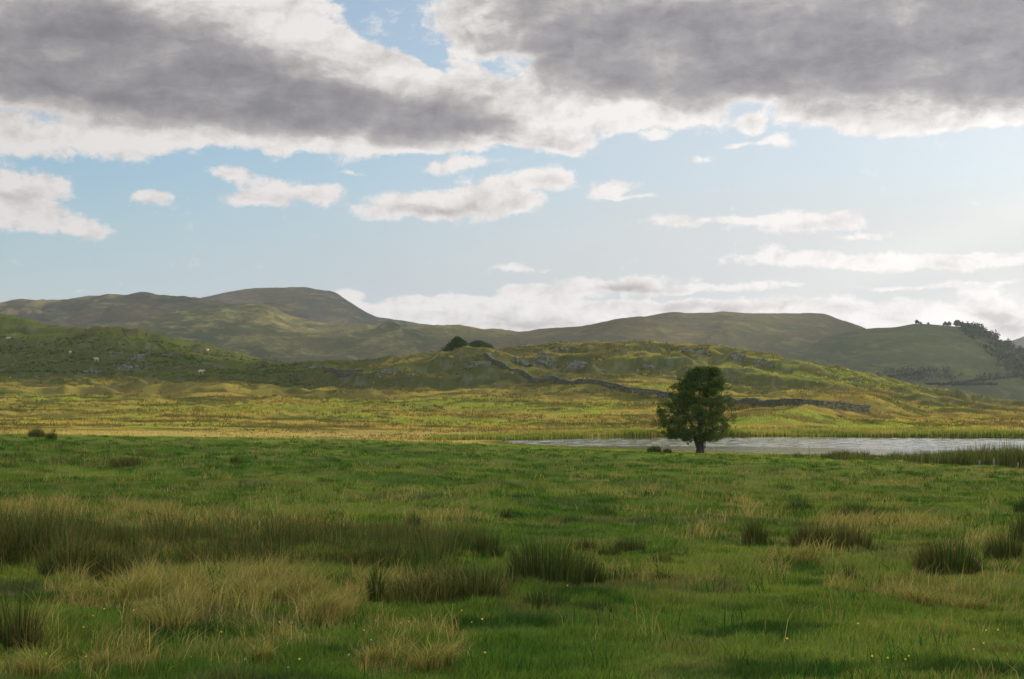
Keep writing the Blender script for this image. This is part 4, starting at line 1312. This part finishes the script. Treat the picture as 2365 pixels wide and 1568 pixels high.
    nt.links.new(m2.outputs[0], m3.inputs[1]); nt.links.new(m1.outputs[0], m3.inputs[2])
    nt.links.new(m3.outputs[0], out.inputs[0])
    w.cycles.sampling_method = 'MANUAL'; w.cycles.sample_map_resolution = 512


def make_haze():
    m, nt, out = nm('haze_air')
    v = nt.nodes.new('ShaderNodeVolumePrincipled')
    v.inputs['Color'].default_value = (.80, .88, 1.0, 1); v.inputs['Density'].default_value = HAZE_D
    v.inputs['Anisotropy'].default_value = .35
    nt.links.new(v.outputs[0], out.inputs['Volume'])
    X0, X1, Y0, Y1, Z0, Z1 = -8000, 8000, -300, 5100, -70, 262
    V = np.array([[x, y, z] for x in (X0, X1) for y in (Y0, Y1) for z in (Z0, Z1)], float)
    Q = np.array([[0, 1, 3, 2], [4, 6, 7, 5], [0, 4, 5, 1], [2, 3, 7, 6], [0, 2, 6, 4], [1, 5, 7, 3]])
    o = build('haze', V, None, m, quads=Q)
    tag(o, 'thin pale haze lying over the whole valley', 'haze', kind='stuff')


HAZE_D = .000055
HAZE = True

# ================================================================== assemble
M_BARK = plain_mat('bark', (.06, .045, .03), (.025, .02, .014), 5)
M_WALL = stone_mat('wall_stone', (.060, .066, .048), (.150, .155, .12), 2.2)
M_ROCK = stone_mat('crag_stone', (.045, .050, .034), (.17, .175, .145), 1.6)
M_POST = plain_mat('post_wood', (.17, .165, .15), (.10, .095, .08), 9)
M_WOOL = plain_mat('wool', (.40, .35, .28), (.30, .26, .20), 9)
M_WOOLD = plain_mat('dark_wool', (.16, .09, .045), (.10, .06, .03), 9)
M_FACE = plain_mat('sheep_face', (.45, .40, .33), (.3, .27, .22), 20)
M_PETAL = plain_mat('petal_yellow', (.80, .62, .02), (.7, .45, .01), 200, .6)
M_PETALW = plain_mat('petal_white', (.50, .46, .38), (.42, .36, .30), 200, .6)
M_STEM = plain_mat('flower_stem', (.06, .11, .02), (.05, .08, .02), 50)
M_CLOUD = plain_mat('unseen_cloud', (.8, .8, .8), (.75, .75, .75), .01)

make_ground()
H = make_hills()
# water
def make_water():
    ys = np.concatenate([np.arange(78, 162, .16), [175]]); xs = np.concatenate([[-60], np.arange(-14, 66, .22), np.arange(66, 420, 6.0)])
    gx, gy = np.meshgrid(xs, ys, indexing='ij')
    # wind: open water is ruffled, the near bay under the shore lies calm with streaks
    wind = sstep(-.25, .35, (gx-26)/30+(gy-119)/9+.8*fbm(gx*.18, gy, 7, 3, 81))
    wind = np.maximum(wind, sstep(.25, .5, fbm(gx*.12, gy*1.4, 4, 3, 82))*.8*sstep(4, 16, gx))
    h = .0095*fbm(gx*.7+gy*.15, gy, .95, 3, 83, .55)+.005*fbm(gx*.5, gy*.9+gx*.1, 2.6, 2, 84)
    z = WATER+(.03+.97*wind)*h*2.1
    V = np.stack([gx, gy, z], -1).reshape(-1, 3); i = np.arange(gx.size).reshape(gx.shape)
    Q = np.stack([i[:-1, :-1], i[1:, :-1], i[1:, 1:], i[:-1, 1:]], -1).reshape(-1, 4)
    tag(build('water', V, None, water_mat(), smooth=True, quads=Q), kind='structure')


make_water()

make_grass()
make_rushes()
lone_tree()
bush(1056, 812, 392, 74, 36, 'larger rounded dark green bush behind the crest of the knoll', group='bushes behind the crest of the knoll', n=170, seed=4)
bush(1104, 812, 393, 76, 24, 'lower dark green bush behind the crest, right of the larger one', group='bushes behind the crest of the knoll', n=130, seed=9)
bush(2203, 907, 375, 26, 9, 'small dark bush alone on the right end of the knoll skyline', n=24, seed=12, leaf=.13)
make_far_trees(H)

stone_wall([(1120,822),(1140,830),(1152,842),(1166,857),(1195,867),(1244,877),(1312,886),(1380,896),(1448,905),(1515,915),(1600,924),(1678,931),(1750,938),(1846,943),(1918,946),(2008,955)],
           'stone_wall', 'long grey dry stone wall climbing from behind the lone tree to the crag on the knoll', M_WALL, 1.05)
stone_wall([(738,850),(752,858),(775,862),(805,864),(838,864)], 'stone_wall', 'short grey dry stone wall in the saddle left of the knoll', M_WALL, 1.0)
make_rocks(M_ROCK)

sh = make_sheep(M_WOOL, M_FACE, M_FACE)
tag(sh, 'x', 'sheep', 'sheep grazing on the left hill')
SH = [(19,786,0.3,'white sheep at the left edge, highest on the green hill'),(162,819,1.5,'cream sheep facing downhill, second from the left edge'),(223,835,2.9,'white sheep lower on the hill, third from the left edge'),
      (479,813,1.2,'pale sheep on the skyline slope of the left hill'),(464,864,.1,'white sheep near the foot of the hill by the dark ledge')]
for i, (px, py, rz, lab) in enumerate(SH):
    p = ground_at(px, py, 322, 620)
    if i == 0:
        sh.location = p; sh.rotation_euler = (0, 0, rz); sh['label'] = lab; sh.scale = (1.15,)*3
    else:
        copy_thing(sh, p, rz, 1.15, lab)
p = ground_at(421, 824, 322, 620)
dk = make_sheep(M_WOOLD, M_WOOLD, M_WOOLD); dk.location = p; dk.rotation_euler = (0, 0, 2); tag(dk, 'rusty brown sheep below the skyline of the left hill', 'sheep', 'sheep grazing on the left hill')

fp = fence_post(M_POST)
POSTS = [(2261,1083,60,'pale fence post before the reed bed, left one of the pair',1.0),(2294,1083,60,'taller pale fence post before the reed bed',1.2),(2350,1085,60,'short fence post before the reed bed at the right border',.8)]
FAR = [(2310,1010,'thin dark fence post on the far bank'),(2336,1009,'taller dark fence post on the far bank near the right border'),(2358,1009,'fence post on the far bank at the right border')]
for i, (px, py, y0, lab, sc) in enumerate(POSTS):
    p = ground_at(px, py, 50, 118)
    if i == 0: q = fp
    else: q = fp.copy(); COL.objects.link(q)
    q.location = p; q.scale = (.6, .6, sc*.42); tag(q, lab, 'fence post', 'fence posts beside the reed bed')
for px, py, lab in FAR:
    p = ground_at(px, py-4, 140, 200)
    q = fp.copy(); COL.objects.link(q); q.location = p; q.scale = (.8, .8, .62); tag(q, lab, 'fence post', 'fence posts on the far bank')
p = ground_at(1868, 1060, 50, 118)
V, T, Q = tube([(0, 0, -.2), (.01, 0, .5), (-.01, 0, 1.0)], [.03, .028, .02], 6)
o = build('stake', V, T, M_POST, quads=Q, loc=p); tag(o, 'thin brown stake standing at the near shore of the lake', 'stake')

YF = [(245,1421),(216,1437),(198,1461),(645,1451),(695,1540),(203,1533),(312,1425),(513,1471),(108,1523),(1116,1527),(1112,1445),(1069,1424),(1308,1362),(817,1429),(840,1469),(928,1448),(1818,1491),(1983,1457),(2097,1532),(2241,1513),(2270,1502),(2302,1469),(2275,1472),(2091,1543),(2012,1536),(2048,1534)]
WF = [(441,1532),(563,1540),(673,1454),(664,1559),(871,1452),(945,1451),(1088,1451),(808,1529),(854,1495),(820,1452)]
f1 = flower(M_PETAL, M_PETAL, M_STEM, 'yellow_flower', 'small yellow flower on a thin stem in the near turf', 'yellow flowers in the near turf')
f2 = flower(M_PETALW, M_PETALW, M_STEM, 'white_flower', 'small whitish flower head in the near turf', 'white flowers in the near turf', r=.013)
for lst, f in ((YF, f1), (WF, f2)):
    for i, (px, py) in enumerate(lst):
        p = ground_at(px, py+8, 5.5, 60); p = (p[0], p[1], p[2]+.02)
        if i == 0: f.location = p; f.scale = (.5,)*3
        else: copy_thing(f, p, random.uniform(0, 6), random.uniform(.4, .6))
for f in [o for o in COL.objects if o.name.startswith(('yellow_flower', 'white_flower'))]:
    f.rotation_euler = (random.uniform(.2, .6), random.uniform(-.2, .2), 0)

# clouds added out of view, outlined to shade the near field, the left hill and the far fells
shade_cloud('unseen_cloud', [(-150,94),(-60,98),(-30,100),(0,106),(26,100),(60,84),(120,50),(220,10),(220,-160),(-170,-160)], 520, 7, 'x')
shade_cloud('unseen_cloud', [(-330,322),(-200,314),(-110,316),(-40,318),(-20,335,5),(-52,400,8),(-90,440,14),(-140,462,18),(-190,470,20),(-420,520,20)], 620, 12, 'x')
shade_cloud('unseen_cloud', [(-1050,900),(60,900),(60,1500,30),(20,1690,45),(-150,1705,50),(-290,1660,60),(-352,1740,90),(-350,1990,125),(-300,2060,110),(-200,2080,100),(60,2090,80),(150,2150,80),(500,2500,50),(600,3300),(-1000,3100)], 1600, 12, 'x')
shade_cloud('unseen_cloud', [(120,980),(300,820),(900,700),(1900,900),(1900,2300),(520,2400),(130,2140)], 1600, 12, 'x')

make_world()
if HAZE: make_haze()

sd = bpy.data.lights.new('sun', 'SUN'); sd.energy = 5.0; sd.angle = math.radians(.55); sd.color = (1.0, .83, .60)
so = bpy.data.objects.new('sun', sd); COL.objects.link(so); so.rotation_euler = S3.to_track_quat('Z', 'Y').to_euler(); so.location = (0, 0, 30)

cd = bpy.data.cameras.new('camera'); cam = bpy.data.objects.new('camera', cd); COL.objects.link(cam)
cam.location = (0, 0, 0); cam.rotation_euler = (math.radians(90), 0, 0)
cd.sensor_width = 36; cd.lens = F/2364*36; cd.shift_y = (HY-784)/2364
cd.clip_start = .1; cd.clip_end = 30000
scene.camera = cam
scene.view_settings.view_transform = 'Standard'; scene.view_settings.look = 'None'
scene.view_settings.exposure = .55; scene.view_settings.gamma = 1
scene.render.engine = 'CYCLES'
c = scene.cycles
c.max_bounces = 6; c.diffuse_bounces = 3; c.glossy_bounces = 2; c.transmission_bounces = 3; c.transparent_max_bounces = 4; c.volume_bounces = 0
c.use_denoising = True; c.use_adaptive_sampling = False
